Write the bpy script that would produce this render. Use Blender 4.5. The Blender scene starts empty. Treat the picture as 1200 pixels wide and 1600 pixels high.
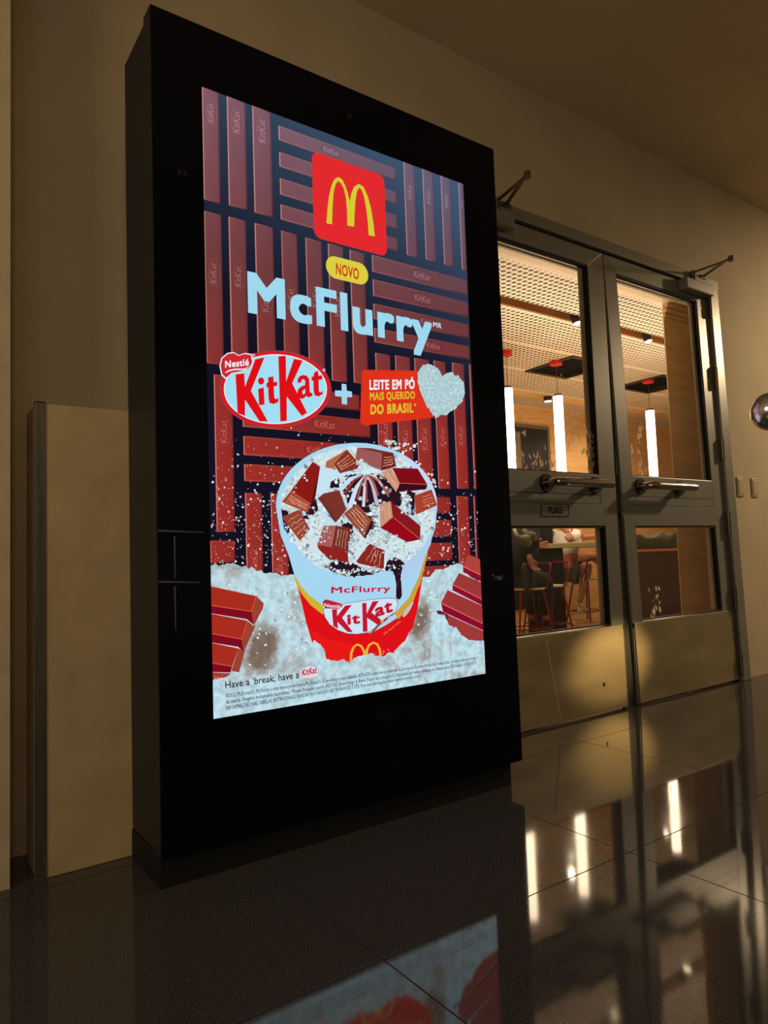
import bpy, bmesh, math, random
from mathutils import Vector, Matrix
from mathutils.geometry import tessellate_polygon
random.seed(7)
SC = bpy.context.scene
COL = SC.collection
# ------------------------------------------------------------------ camera
YAW, PIT, ROL, FPX, CH = 6.16636991e-01, 6.77737742e-02, -3.53463667e-02, 1096.24879, 0.80
FW = Vector((math.sin(YAW) * math.cos(PIT), math.cos(YAW) * math.cos(PIT), math.sin(PIT)))
_r = Vector((math.cos(YAW), -math.sin(YAW), 0)); _u = _r.cross(FW)
RT = _r * math.cos(ROL) + _u * math.sin(ROL)
UP = -_r * math.sin(ROL) + _u * math.cos(ROL)
cam = bpy.data.cameras.new('camera'); camo = bpy.data.objects.new('camera', cam); COL.objects.link(camo)
M = Matrix.Identity(4)
for i in range(3):
    M[i][0] = RT[i]; M[i][1] = UP[i]; M[i][2] = -FW[i]
M[2][3] = CH
camo.matrix_world = M
cam.sensor_fit = 'HORIZONTAL'; cam.sensor_width = 36; cam.lens = FPX / 1200 * 36
cam.clip_start = 0.02
SC.camera = camo
# ------------------------------------------------------------------ world, lamps, exposure
w = bpy.data.worlds.new('hall_dusk'); SC.world = w; w.use_nodes = True
w.node_tree.nodes['Background'].inputs[0].default_value = (1.0, 0.80, 0.52, 1)
w.node_tree.nodes['Background'].inputs[1].default_value = 0.10
SC.view_settings.view_transform = 'Standard'; SC.view_settings.look = 'None'
SC.view_settings.exposure = 0.0; SC.view_settings.gamma = 1; SC.view_settings.use_curve_mapping = False


def lamp(name, kind, loc, energy, color, target=None, size=0.05, angle=60, blend=0.5, sx=None, sy=None):
    d = bpy.data.lights.new(name, kind); d.energy = energy; d.color = color
    if kind == 'SPOT':
        d.spot_size = math.radians(angle); d.spot_blend = blend; d.shadow_soft_size = size
    elif kind == 'POINT':
        d.shadow_soft_size = size
    elif kind == 'AREA':
        d.shape = 'RECTANGLE'; d.size = sx; d.size_y = sy
    o = bpy.data.objects.new(name, d); COL.objects.link(o); o.location = loc
    if target is not None:
        o.rotation_euler = (Vector(target) - Vector(loc)).to_track_quat('-Z', 'Y').to_euler()
    return o


WARM = (1.0, 0.745, 0.46)
lamp('hall_downlight_right', 'SPOT', (7.4, 0.9, 3.0), 470, WARM, (5.9, 2.3, 1.3), 0.10, 95, 0.9)
lamp('hall_fill_above', 'SPOT', (-0.15, -0.6, 2.8), 42, WARM, (2.2, 2.3, 0.7), 0.15, 95, 1.0)  # added fill over the viewpoint, not a known fixture
lamp('hall_lamp_left', 'AREA', (-2.2, 0.6, 1.9), 20, WARM, (0.4, 2.2, 0.9), sx=0.9, sy=0.9)
lamp('cool_fill_behind', 'AREA', (-1.5, -2.0, 1.5), 7, (0.72, 0.84, 1.0), (1.8, 1.0, 1.0), sx=1.3, sy=0.8)  # added cool fill that brightens the chrome ball, no window there
lamp('low_beam', 'SPOT', (6.3, -.4, .62), 210, (1.0, 0.72, 0.34), (2.98, 2.27, .23), 0.03, 6.6, 0.9)
# inside the shop
lamp('shop_fill_near', 'AREA', (4.6, 3.5, 1.9), 30, (1.0, 0.84, 0.64), (4.6, 3.2, 3), sx=3.6, sy=0.3)  # added upward fill for the near ceiling panels, no fixture
for sx_ in (4.2, 5.9, 7.6):
    lamp('shop_fill_far', 'SPOT', (sx_, 5.15, 2.56), 60, (1.0, 0.82, 0.60), (sx_, 5.4, 0), 0.03, 150, 0.8)  # added spots that brighten the far part of the shop
lamp('shop_fill_up', 'AREA', (6.4, 4.9, 1.0), 24, (1.0, 0.74, 0.46), (6.4, 4.9, 3), sx=3.0, sy=.5)  # added upward fill for the far ceiling, no fixture


# ------------------------------------------------------------------ helpers
def lin(c):
    return tuple(((v / 255) / 12.92 if v / 255 <= .04045 else ((v / 255 + .055) / 1.055) ** 2.4) for v in c)


def nt(name):
    m = bpy.data.materials.new(name); m.use_nodes = True
    return m, m.node_tree.nodes, m.node_tree.links, m.node_tree.nodes['Principled BSDF']


def mat(name, rgb, rough=0.5, metal=0.0, noise=0.0, scale=20.0, stretch=(1, 1, 1), bump=0.0, ior=1.5, rvar=0.0, emit=None, es=0):
    m, N, L, B = nt(name)
    c = lin(rgb)
    B.inputs['Roughness'].default_value = rough; B.inputs['Metallic'].default_value = metal; B.inputs['IOR'].default_value = ior
    B.inputs['Base Color'].default_value = (*c, 1)
    if emit:
        B.inputs['Emission Color'].default_value = (*lin(emit), 1); B.inputs['Emission Strength'].default_value = es
    if noise or bump or rvar:
        tc = N.new('ShaderNodeTexCoord'); mp = N.new('ShaderNodeMapping'); mp.inputs['Scale'].default_value = stretch
        nz = N.new('ShaderNodeTexNoise'); nz.inputs['Scale'].default_value = scale; nz.inputs['Detail'].default_value = 6
        L.new(tc.outputs['Object'], mp.inputs[0]); L.new(mp.outputs[0], nz.inputs['Vector'])
        if noise:
            rp = N.new('ShaderNodeValToRGB')
            rp.color_ramp.elements[0].position = .3; rp.color_ramp.elements[1].position = .7
            rp.color_ramp.elements[0].color = (*[v * (1 - noise) for v in c], 1)
            rp.color_ramp.elements[1].color = (*[min(1, v * (1 + noise)) for v in c], 1)
            L.new(nz.outputs['Fac'], rp.inputs[0]); L.new(rp.outputs[0], B.inputs['Base Color'])
        if rvar:
            mr = N.new('ShaderNodeMapRange'); mr.inputs[3].default_value = max(0, rough - rvar); mr.inputs[4].default_value = rough + rvar
            L.new(nz.outputs['Fac'], mr.inputs[0]); L.new(mr.outputs[0], B.inputs['Roughness'])
        if bump:
            bp = N.new('ShaderNodeBump'); bp.inputs['Strength'].default_value = bump; bp.inputs['Distance'].default_value = .004
            L.new(nz.outputs['Fac'], bp.inputs['Height']); L.new(bp.outputs[0], B.inputs['Normal'])
    return m


class MB:
    def __init__(s):
        s.v = []; s.f = []; s.m = []; s.sm = []

    def add(s, vs, fs, mi=0, smooth=False):
        k = len(s.v); s.v += [tuple(v) for v in vs]
        for f in fs:
            s.f.append([k + i for i in f]); s.m.append(mi); s.sm.append(smooth)

    def box(s, a, b, mi=0, fn=None):
        x0, y0, z0 = a; x1, y1, z1 = b
        vs = [(x0, y0, z0), (x1, y0, z0), (x1, y1, z0), (x0, y1, z0), (x0, y0, z1), (x1, y0, z1), (x1, y1, z1), (x0, y1, z1)]
        if fn: vs = [fn(*v) for v in vs]
        s.add(vs, [(3, 2, 1, 0), (4, 5, 6, 7), (0, 1, 5, 4), (1, 2, 6, 5), (2, 3, 7, 6), (3, 0, 4, 7)], mi)
        return s

    def tube(s, pts, r, n=12, mi=0, cap=True):
        pts = [Vector(p) for p in pts]; rs = r if isinstance(r, (list, tuple)) else [r] * len(pts)
        rings = []; ref = None
        for i, p in enumerate(pts):
            d = (pts[min(i + 1, len(pts) - 1)] - pts[max(i - 1, 0)]).normalized()
            if ref is None: ref = Vector((0, 0, 1)) if abs(d.z) < .9 else Vector((1, 0, 0))
            a = d.cross(ref).normalized(); b = d.cross(a).normalized(); ref = -b if False else a.cross(d)
            rings.append([p + (a * math.cos(t) + b * math.sin(t)) * rs[i] for t in [2 * math.pi * k / n for k in range(n)]])
        vs = [v for g in rings for v in g]; fs = []
        for i in range(len(pts) - 1):
            for k in range(n):
                fs.append((i * n + k, i * n + (k + 1) % n, (i + 1) * n + (k + 1) % n, (i + 1) * n + k))
        s.add(vs, fs, mi, True)
        if cap:
            s.add(rings[0], [tuple(range(n))[::-1]], mi); s.add(rings[-1], [tuple(range(n))], mi)
        return s

    def sphere(s, c, r, n=24, mi=0):
        vs = []; fs = []; m = n // 2
        for i in range(m + 1):
            for k in range(n):
                a = math.pi * i / m; b = 2 * math.pi * k / n
                rr = r if isinstance(r, (tuple, list)) else (r, r, r)
                vs.append((c[0] + rr[0] * math.sin(a) * math.cos(b), c[1] + rr[1] * math.sin(a) * math.sin(b), c[2] + rr[2] * math.cos(a)))
        for i in range(m):
            for k in range(n):
                fs.append((i * n + k, (i + 1) * n + k, (i + 1) * n + (k + 1) % n, i * n + (k + 1) % n))
        s.add(vs, fs, mi, True); return s

    def build(s, name, mats, parent=None, bevel=0, loc=None):
        me = bpy.data.meshes.new(name); me.from_pydata(s.v, [], s.f)
        for m in (mats if isinstance(mats, (list, tuple)) else [mats]): me.materials.append(m)
        for p, mi, sm in zip(me.polygons, s.m, s.sm): p.material_index = mi; p.use_smooth = sm
        bm = bmesh.new(); bm.from_mesh(me); bmesh.ops.recalc_face_normals(bm, faces=bm.faces); bm.to_mesh(me); bm.free()
        me.update()
        o = bpy.data.objects.new(name, me); COL.objects.link(o)
        if parent: o.parent = parent
        if loc: o.location = loc
        if bevel:
            b = o.modifiers.new('bevel', 'BEVEL'); b.width = bevel; b.segments = 2; b.limit_method = 'ANGLE'
        return o


def tag(o, label=None, cat=None, group=None, kind=None):
    if label: o['label'] = label
    if cat: o['category'] = cat
    if group: o['group'] = group
    if kind: o['kind'] = kind
    return o


def thing(name, label, cat, loc=(0, 0, 0), rz=0, group=None):
    o = bpy.data.objects.new(name, None); o.empty_display_size = .1; COL.objects.link(o)
    o.location = loc; o.rotation_euler = (0, 0, rz)
    return tag(o, label, cat, group)


def struct(name, mb, m, label, cat='wall', parent=None, bevel=0):
    o = mb.build(name, m, parent, bevel)
    return tag(o, label, cat, kind='structure')


def rayd(x, y):
    return RT * ((x - 600) / FPX) - UP * ((y - 800) / FPX) + FW


def AT(x, y, Y):
    d = rayd(x, y); p = d * (Y / d.y); p.z += CH; return p


# ------------------------------------------------------------------ materials
m_wall = mat('wall_plaster', (196, 176, 140), .85, noise=.07, scale=3, bump=.12)
m_wall_r = mat('pilaster_plaster', (206, 186, 148), .8, noise=.09, scale=14, bump=.3)
m_ceil = mat('hall_ceiling_paint', (225, 204, 168), .9, noise=.08, scale=2)
m_ped = mat('pedestal_paint', (196, 170, 124), .8, noise=.10, scale=9, bump=.1)
m_trim = mat('corner_steel', (120, 112, 98), .38, .8, noise=.25, scale=8, stretch=(8, 8, .6))
m_alu = mat('aluminium_paint', (146, 140, 124), .36, .3, noise=.06, scale=6)
m_alu_d = mat('aluminium_dark', (74, 68, 56), .4, .5)
m_gap = mat('shadow_gap_rubber', (14, 13, 11), .7)
m_steel = mat('kick_steel', (190, 168, 124), .40, .7, noise=.14, scale=3, stretch=(1, 1, 3), rvar=.07, bump=.02)
m_chrome = mat('chrome', (190, 180, 165), .12, 1.0)
m_rose = mat('rose_metal', (84, 76, 66), .3, .9)
m_hinge = mat('hinge_steel', (120, 112, 96), .3, .9)
m_house = mat('housing_powdercoat', (30, 31, 34), .5, .0, noise=.1, scale=40)
m_bezel = mat('bezel_black_glass', (5, 7, 17), .10, ior=1.3)
m_plinth = mat('plinth_black', (4, 4, 5), .8)
m_blackp = mat('black_plastic', (18, 18, 20), .4)
m_ply = mat('plywood', (206, 162, 104), .55, noise=.16, scale=3, stretch=(1, 1, 9))
m_ply2 = mat('plywood_dark', (214, 188, 140), .55, noise=.14, scale=2.5, stretch=(1, 1, 7))
m_soffit = mat('soffit_wood', (206, 176, 132), .55, noise=.14, scale=3, stretch=(1, 9, 1))
m_slot = mat('channel_brown', (150, 100, 50), .7)
m_red = mat('red_steel', (120, 12, 22), .35, .2)
m_redc = mat('red_canopy', (205, 30, 26), .4)
m_cream = mat('seat_pale', (215, 200, 180), .5)
m_tabtop = mat('table_laminate', (150, 146, 110), .35)
m_tabblack = mat('pedestal_black', (14, 14, 17), .45)
m_brown = mat('bench_brown', (48, 26, 20), .45, noise=.1, scale=4)
m_olive = mat('olive_cloth', (60, 64, 42), .9, noise=.2, scale=18, bump=.5)
m_sage = mat('sage_cloth', (92, 98, 78), .9, noise=.15, scale=14, bump=.4)
m_skin = mat('skin', (176, 112, 78), .5, noise=.05, scale=10)
m_skin_d = mat('skin_shade', (150, 92, 66), .5)
m_shirt = mat('white_cotton', (225, 222, 214), .85, bump=.2, scale=30, noise=.03)
m_short = mat('dark_shorts', (60, 52, 44), .9)
m_hair = mat('dark_hair', (28, 20, 16), .6)
m_dcloth = mat('dark_clothes', (18, 19, 22), .9, noise=.15, scale=20)
m_shoe = mat('white_sneaker', (215, 215, 205), .6)
m_plate = mat('switch_plate', (186, 164, 112), .6)
m_tube = mat('tube_glow', (255, 240, 215), .4, emit=(255, 226, 190), es=12)
m_lens = mat('spot_lens', (255, 250, 220), .3, emit=(255, 240, 190), es=12)
m_grille = mat('cassette_black', (16, 16, 17), .5)
m_floor_in = mat('shop_floor_tile', (190, 160, 108), .25, noise=.08, scale=2)
m_mat = mat('door_mat', (26, 22, 20), .95)


def glass_mat():
    m, N, L, B = nt('door_glass')
    N.remove(B); out = [n for n in N if n.type == 'OUTPUT_MATERIAL'][0]
    t = N.new('ShaderNodeBsdfTransparent'); t.inputs[0].default_value = (.97, .97, .95, 1)
    g = N.new('ShaderNodeBsdfGlossy'); g.inputs['Roughness'].default_value = .01
    fr = N.new('ShaderNodeFresnel'); 
    gm = N.new('ShaderNodeNewGeometry'); mr = N.new('ShaderNodeMapRange'); mr.inputs[3].default_value = 1.45; mr.inputs[4].default_value = 1 / 1.45
    L.new(gm.outputs['Backfacing'], mr.inputs[0]); L.new(mr.outputs[0], fr.inputs[0])
    mx = N.new('ShaderNodeMixShader'); L.new(fr.outputs[0], mx.inputs[0]); L.new(t.outputs[0], mx.inputs[1]); L.new(g.outputs[0], mx.inputs[2])
    L.new(mx.outputs[0], out.inputs[0]); return m


m_glass = glass_mat()


def leaf_refl_mat():  # translucent white standing in for leaf reflections
    m, N, L, B = nt('leaf_reflection_white')
    N.remove(B); out = [n for n in N if n.type == 'OUTPUT_MATERIAL'][0]
    t = N.new('ShaderNodeBsdfTransparent'); d = N.new('ShaderNodeBsdfTranslucent'); d.inputs[0].default_value = (1, .97, .9, 1)
    mx = N.new('ShaderNodeMixShader'); mx.inputs[0].default_value = .9
    L.new(t.outputs[0], mx.inputs[1]); L.new(d.outputs[0], mx.inputs[2]); L.new(mx.outputs[0], out.inputs[0]); return m


m_leaf_refl = leaf_refl_mat()


def node_math(N, L, op, a, b=None, c=None):
    n = N.new('ShaderNodeMath'); n.operation = op
    for i, v in enumerate((a, b, c)):
        if v is None: continue
        if isinstance(v, (int, float)): n.inputs[i].default_value = v
        else: L.new(v, n.inputs[i])
    return n.outputs[0]


def floor_mat():
    m, N, L, B = nt('polished_granite')
    tc = N.new('ShaderNodeTexCoord'); sp = N.new('ShaderNodeSeparateXYZ'); L.new(tc.outputs['Object'], sp.inputs[0])

    def line(s, off):
        f = node_math(N, L, 'FRACT', node_math(N, L, 'DIVIDE', node_math(N, L, 'SUBTRACT', s, off - 8.0), .8))
        d = node_math(N, L, 'ABSOLUTE', node_math(N, L, 'SUBTRACT', f, .5))
        return node_math(N, L, 'GREATER_THAN', d, .5 - .0024)
    j = node_math(N, L, 'MAXIMUM', line(sp.outputs[0], .82), line(sp.outputs[1], 1.213))
    n1 = N.new('ShaderNodeTexNoise'); n1.inputs['Scale'].default_value = 330; n1.inputs['Detail'].default_value = 3
    n2 = N.new('ShaderNodeTexNoise'); n2.inputs['Scale'].default_value = 2.3; n2.inputs['Detail'].default_value = 8
    L.new(tc.outputs['Object'], n1.inputs['Vector']); L.new(tc.outputs['Object'], n2.inputs['Vector'])
    rp = N.new('ShaderNodeValToRGB'); rp.color_ramp.elements[0].position = .35; rp.color_ramp.elements[1].position = .75
    rp.color_ramp.elements[0].color = (.016, .0155, .016, 1); rp.color_ramp.elements[1].color = (.115, .112, .112, 1)
    L.new(n1.outputs['Fac'], rp.inputs[0])
    mx = N.new('ShaderNodeMix'); mx.data_type = 'RGBA'; L.new(j, mx.inputs[0]); L.new(rp.outputs[0], mx.inputs[6]); mx.inputs[7].default_value = (.008, .007, .006, 1)
    L.new(mx.outputs[2], B.inputs['Base Color'])
    r = N.new('ShaderNodeMapRange'); r.inputs[1].default_value = .3; r.inputs[2].default_value = .75; r.inputs[3].default_value = .03; r.inputs[4].default_value = .10
    L.new(n2.outputs['Fac'], r.inputs[0]); L.new(node_math(N, L, 'MAXIMUM', r.outputs[0], node_math(N, L, 'MULTIPLY', j, .8)), B.inputs['Roughness'])
    B.inputs['IOR'].default_value = 1.50
    return m


def perf_mat():
    m, N, L, B = nt('perforated_wood')
    tc = N.new('ShaderNodeTexCoord'); sp = N.new('ShaderNodeSeparateXYZ'); L.new(tc.outputs['Object'], sp.inputs[0])

    def cell(s, off, k=.05):
        f = node_math(N, L, 'FRACT', node_math(N, L, 'DIVIDE', node_math(N, L, 'SUBTRACT', s, off - 9.0), k))
        return node_math(N, L, 'SUBTRACT', f, .5)
    u = cell(sp.outputs[0], .0); v = cell(sp.outputs[1], 2.95)
    d = node_math(N, L, 'SQRT', node_math(N, L, 'ADD', node_math(N, L, 'MULTIPLY', u, u), node_math(N, L, 'MULTIPLY', v, v)))
    hole = node_math(N, L, 'LESS_THAN', d, .36)
    bx = node_math(N, L, 'ABSOLUTE', cell(sp.outputs[0], 3.70, .6)); by = node_math(N, L, 'ABSOLUTE', cell(sp.outputs[1], 3.56, .6))
    inn = node_math(N, L, 'LESS_THAN', node_math(N, L, 'MAXIMUM', node_math(N, L, 'SUBTRACT', bx, .03), by), .46)
    hole = node_math(N, L, 'MULTIPLY', hole, inn)
    seam = node_math(N, L, 'GREATER_THAN', node_math(N, L, 'MAXIMUM', bx, by), .4955)
    nz = N.new('ShaderNodeTexNoise'); nz.inputs['Scale'].default_value = 3; L.new(tc.outputs['Object'], nz.inputs['Vector'])
    rp = N.new('ShaderNodeValToRGB'); rp.color_ramp.elements[0].color = (.70, .54, .37, 1); rp.color_ramp.elements[1].color = (.80, .65, .47, 1)
    L.new(nz.outputs['Fac'], rp.inputs[0])
    mx = N.new('ShaderNodeMix'); mx.data_type = 'RGBA'; L.new(hole, mx.inputs[0]); L.new(rp.outputs[0], mx.inputs[6]); mx.inputs[7].default_value = (.012, .009, .006, 1)
    m2 = N.new('ShaderNodeMix'); m2.data_type = 'RGBA'; L.new(node_math(N, L, 'MULTIPLY', seam, .5), m2.inputs[0]); L.new(mx.outputs[2], m2.inputs[6]); m2.inputs[7].default_value = (.2, .12, .06, 1)
    L.new(m2.outputs[2], B.inputs['Base Color']); B.inputs['Roughness'].default_value = .6
    return m


m_floor = floor_mat(); m_perf = perf_mat()

# ------------------------------------------------------------------ setting: hall
WY = 2.285   # wall face


def lean(z): return .08 * (1 - z / 2.4)


struct('floor', MB().box((-4, -4, -.1), (9.5, 2.33, 0)), m_floor, 'dark polished granite tile floor of the hall', 'floor')
wb = MB()
wb.box((-4, WY, 0), (2.03, 2.42, 3.12)); wb.box((2.03, WY, 2.44), (4.17, 2.42, 3.12)); wb.box((4.17, WY, 0), (9.5, 2.42, 3.12))
struct('wall_back', wb, m_wall, 'cream plaster wall behind the totem and around the glazed doors')
struct('wall_pilaster', MB().box((-1.2, 2.07, 0), (.262, WY, 3.12)), m_wall_r, 'cream plaster pilaster at the left edge of the picture', 'pilaster')
struct('ceiling', MB().box((-4, -4, 3.12), (9.5, 2.42, 3.2)), m_ceil, 'dim plain ceiling above the hall', 'ceiling')
# pedestal with steel corner
pe = thing('half_height_pedestal', 'cream half-height wall box with a steel corner strip, left of the black totem', 'pedestal', (.324, 2.07, 0))
MB().box((0, 0.002, 0), (.86, .16, 1.258)).build('body', m_ped, pe, .003)
cs = MB(); cs.box((-.001, -.001, .004), (.024, .003, 1.262)); cs.box((-.003, -.001, .004), (.0, .014, 1.262)); cs.box((-.003, -.001, 1.258), (.024, .02, 1.263))
tag(cs.build('corner_strip', m_trim, pe, .0008), 'brushed steel corner strip')

# ------------------------------------------------------------------ digital totem
TX0, TX1, TZ0, TZ1, TF = .562, 1.832, .079, 2.314, 1.796
to = thing('digital_display_totem', 'tall black digital advertising totem showing an ice cream advert, in front of the cream wall', 'advertising display', (TX0, 1.80, 0))
OX, OY = TX0, 1.80


def P_(mb, name, m, bevel=0, parent=None, label=None):
    mb.v = [(x - OX, y - OY, z) for x, y, z in mb.v]
    o = mb.build(name, m, parent or to, bevel)
    if label: o['label'] = label
    return o


P_(MB().box((TX0 + .004, 1.868, TZ0), (TX1 - .004, 2.066, TZ1 - .004)), 'housing', m_house, .003)
P_(MB().box((TX0 + .012, 1.858, TZ0 + .008), (TX1 - .012, 1.87, TZ1 - .012)), 'shadow_joint', m_gap)
SX0, SX1, SZ0, SZ1 = .702, 1.6755, .399, 2.136
fr = MB()
fr.box((TX0, TF, TZ0), (SX0, 1.858, TZ1)); fr.box((SX1, TF, TZ0), (TX1, 1.858, TZ1))
fr.box((SX0, TF, TZ0), (SX1, 1.858, SZ0)); fr.box((SX0, TF, SZ1), (SX1, 1.858, TZ1))
P_(fr, 'bezel', m_bezel, 0, label='black glass bezel around the lit screen')
P_(MB().box((TX0 - .001, TF + .004, TZ0), (TX0 + .0005, 1.8575, TZ1)), 'edge_strip', m_house, 0, label='dark brown edge strip')
P_(MB().box((TX0 + .0, 1.812, 0), (1.79, 2.06, TZ0)), 'plinth', m_plinth, .002)
c = AT(546, 182, TF)
P_(MB().tube([(c.x, TF - .001, c.z), (c.x, TF + .002, c.z)], .010, 20), 'camera_lens', m_blackp)
c = AT(285, 270, TF)
sn = MB()
sn.add([(c.x - .012, TF - .0006, c.z + .012), (c.x - .012, TF - .0006, c.z - .012), (c.x, TF - .0006, c.z), (c.x + .012, TF - .0006, c.z + .012), (c.x + .012, TF - .0006, c.z - .012)], [(0, 1, 2), (2, 4, 3)])
P_(sn, 'sensor_mark', m_blackp)
fe = MB()  # reflections on the bezel drawn as pale strips
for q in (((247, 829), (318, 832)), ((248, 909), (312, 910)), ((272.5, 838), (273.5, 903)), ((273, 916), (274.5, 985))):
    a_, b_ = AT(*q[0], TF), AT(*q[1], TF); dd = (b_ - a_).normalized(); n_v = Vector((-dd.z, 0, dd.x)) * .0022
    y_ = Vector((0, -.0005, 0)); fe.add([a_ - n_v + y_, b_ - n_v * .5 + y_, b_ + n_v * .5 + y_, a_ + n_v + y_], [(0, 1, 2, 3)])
P_(fe, 'reflection_line', mat('reflection_line', (96, 98, 118), .5), label='thin pale painted reflection lines on the black bezel')
fk = MB()  # bluish bezel reflection drawn as scattered pale flecks
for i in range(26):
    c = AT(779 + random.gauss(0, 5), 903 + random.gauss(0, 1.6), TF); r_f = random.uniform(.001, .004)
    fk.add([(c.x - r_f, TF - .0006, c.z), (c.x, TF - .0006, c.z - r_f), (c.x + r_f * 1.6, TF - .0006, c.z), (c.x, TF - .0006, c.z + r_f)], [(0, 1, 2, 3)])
P_(fk, 'reflection_fleck', mat('reflection_fleck', (150, 165, 190), .5), label='small pale painted reflection on the black bezel')
P_(MB().box((SX0 + .0, 1.8005, SZ0), (SX1, 1.83, SZ1)), 'screen_back', m_blackp)

# ---- artwork on the screen
em, N, L, B = nt('display_pixels')
N.remove(B); out = [n for n in N if n.type == 'OUTPUT_MATERIAL'][0]
at_ = N.new('ShaderNodeAttribute'); at_.attribute_name = 'Col'; e_ = N.new('ShaderNodeEmission'); e_.inputs[1].default_value = 1.0
L.new(at_.outputs['Color'], e_.inputs[0]); L.new(e_.outputs[0], out.inputs[0])
pm, N, L, B = nt('display_powder')
N.remove(B); out = [n for n in N if n.type == 'OUTPUT_MATERIAL'][0]
tc = N.new('ShaderNodeTexCoord')
na = N.new('ShaderNodeTexNoise'); na.inputs['Scale'].default_value = 9; na.inputs['Detail'].default_value = 7; na.inputs['Roughness'].default_value = .65
nb = N.new('ShaderNodeTexNoise'); nb.inputs['Scale'].default_value = 45; nb.inputs['Detail'].default_value = 5
L.new(tc.outputs['Object'], na.inputs['Vector']); L.new(tc.outputs['Object'], nb.inputs['Vector'])
ra = N.new('ShaderNodeValToRGB'); ce = ra.color_ramp.elements
ce[0].position = .22; ce[0].color = (*lin((128, 110, 96)), 1); ce[1].position = .58; ce[1].color = (*lin((192, 228, 238)), 1)
x = ce.new(.36); x.color = (*lin((172, 178, 178)), 1); x = ce.new(.44); x.color = (*lin((190, 214, 220)), 1)
msum = None
for hx, hz, hr, am in ((.295, .59, .05, .36), (.268, .545, .055, .30), (.23, .76, .045, .14), (.855, .625, .05, .32), (.825, .575, .045, .26), (.925, .489, .04, .10), (.60, .47, .03, .02)):
    vd = N.new('ShaderNodeVectorMath'); vd.operation = 'DISTANCE'; L.new(tc.outputs['Object'], vd.inputs[0]); vd.inputs[1].default_value = (hx, 0, hz)
    g_ = N.new('ShaderNodeMapRange'); g_.interpolation_type = 'SMOOTHSTEP'; g_.inputs[1].default_value = 0; g_.inputs[2].default_value = hr * 1.5; g_.inputs[3].default_value = am; g_.inputs[4].default_value = 0
    L.new(vd.outputs['Value'], g_.inputs[0])
    msum = g_.outputs[0] if msum is None else node_math(N, L, 'ADD', msum, g_.outputs[0])
L.new(node_math(N, L, 'SUBTRACT', na.outputs['Fac'], msum), ra.inputs[0])
rb = N.new('ShaderNodeValToRGB'); rb.color_ramp.elements[0].position = .3; rb.color_ramp.elements[0].color = (.70, .70, .72, 1); rb.color_ramp.elements[1].position = .6; rb.color_ramp.elements[1].color = (1.05, 1.05, 1.05, 1)
L.new(nb.outputs['Fac'], rb.inputs[0])
mm = N.new('ShaderNodeMix'); mm.data_type = 'RGBA'; mm.blend_type = 'MULTIPLY'; mm.inputs[0].default_value = 1
L.new(ra.outputs[0], mm.inputs[6]); L.new(rb.outputs[0], mm.inputs[7])
e2 = N.new('ShaderNodeEmission'); L.new(mm.outputs[2], e2.inputs[0]); L.new(e2.outputs[0], out.inputs[0])

LAY = [0]


def U(x, y):   # photo pixel -> (X, Z) on the screen plane
    p = AT(x, y, 1.80); return (p.x, p.z)


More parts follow.
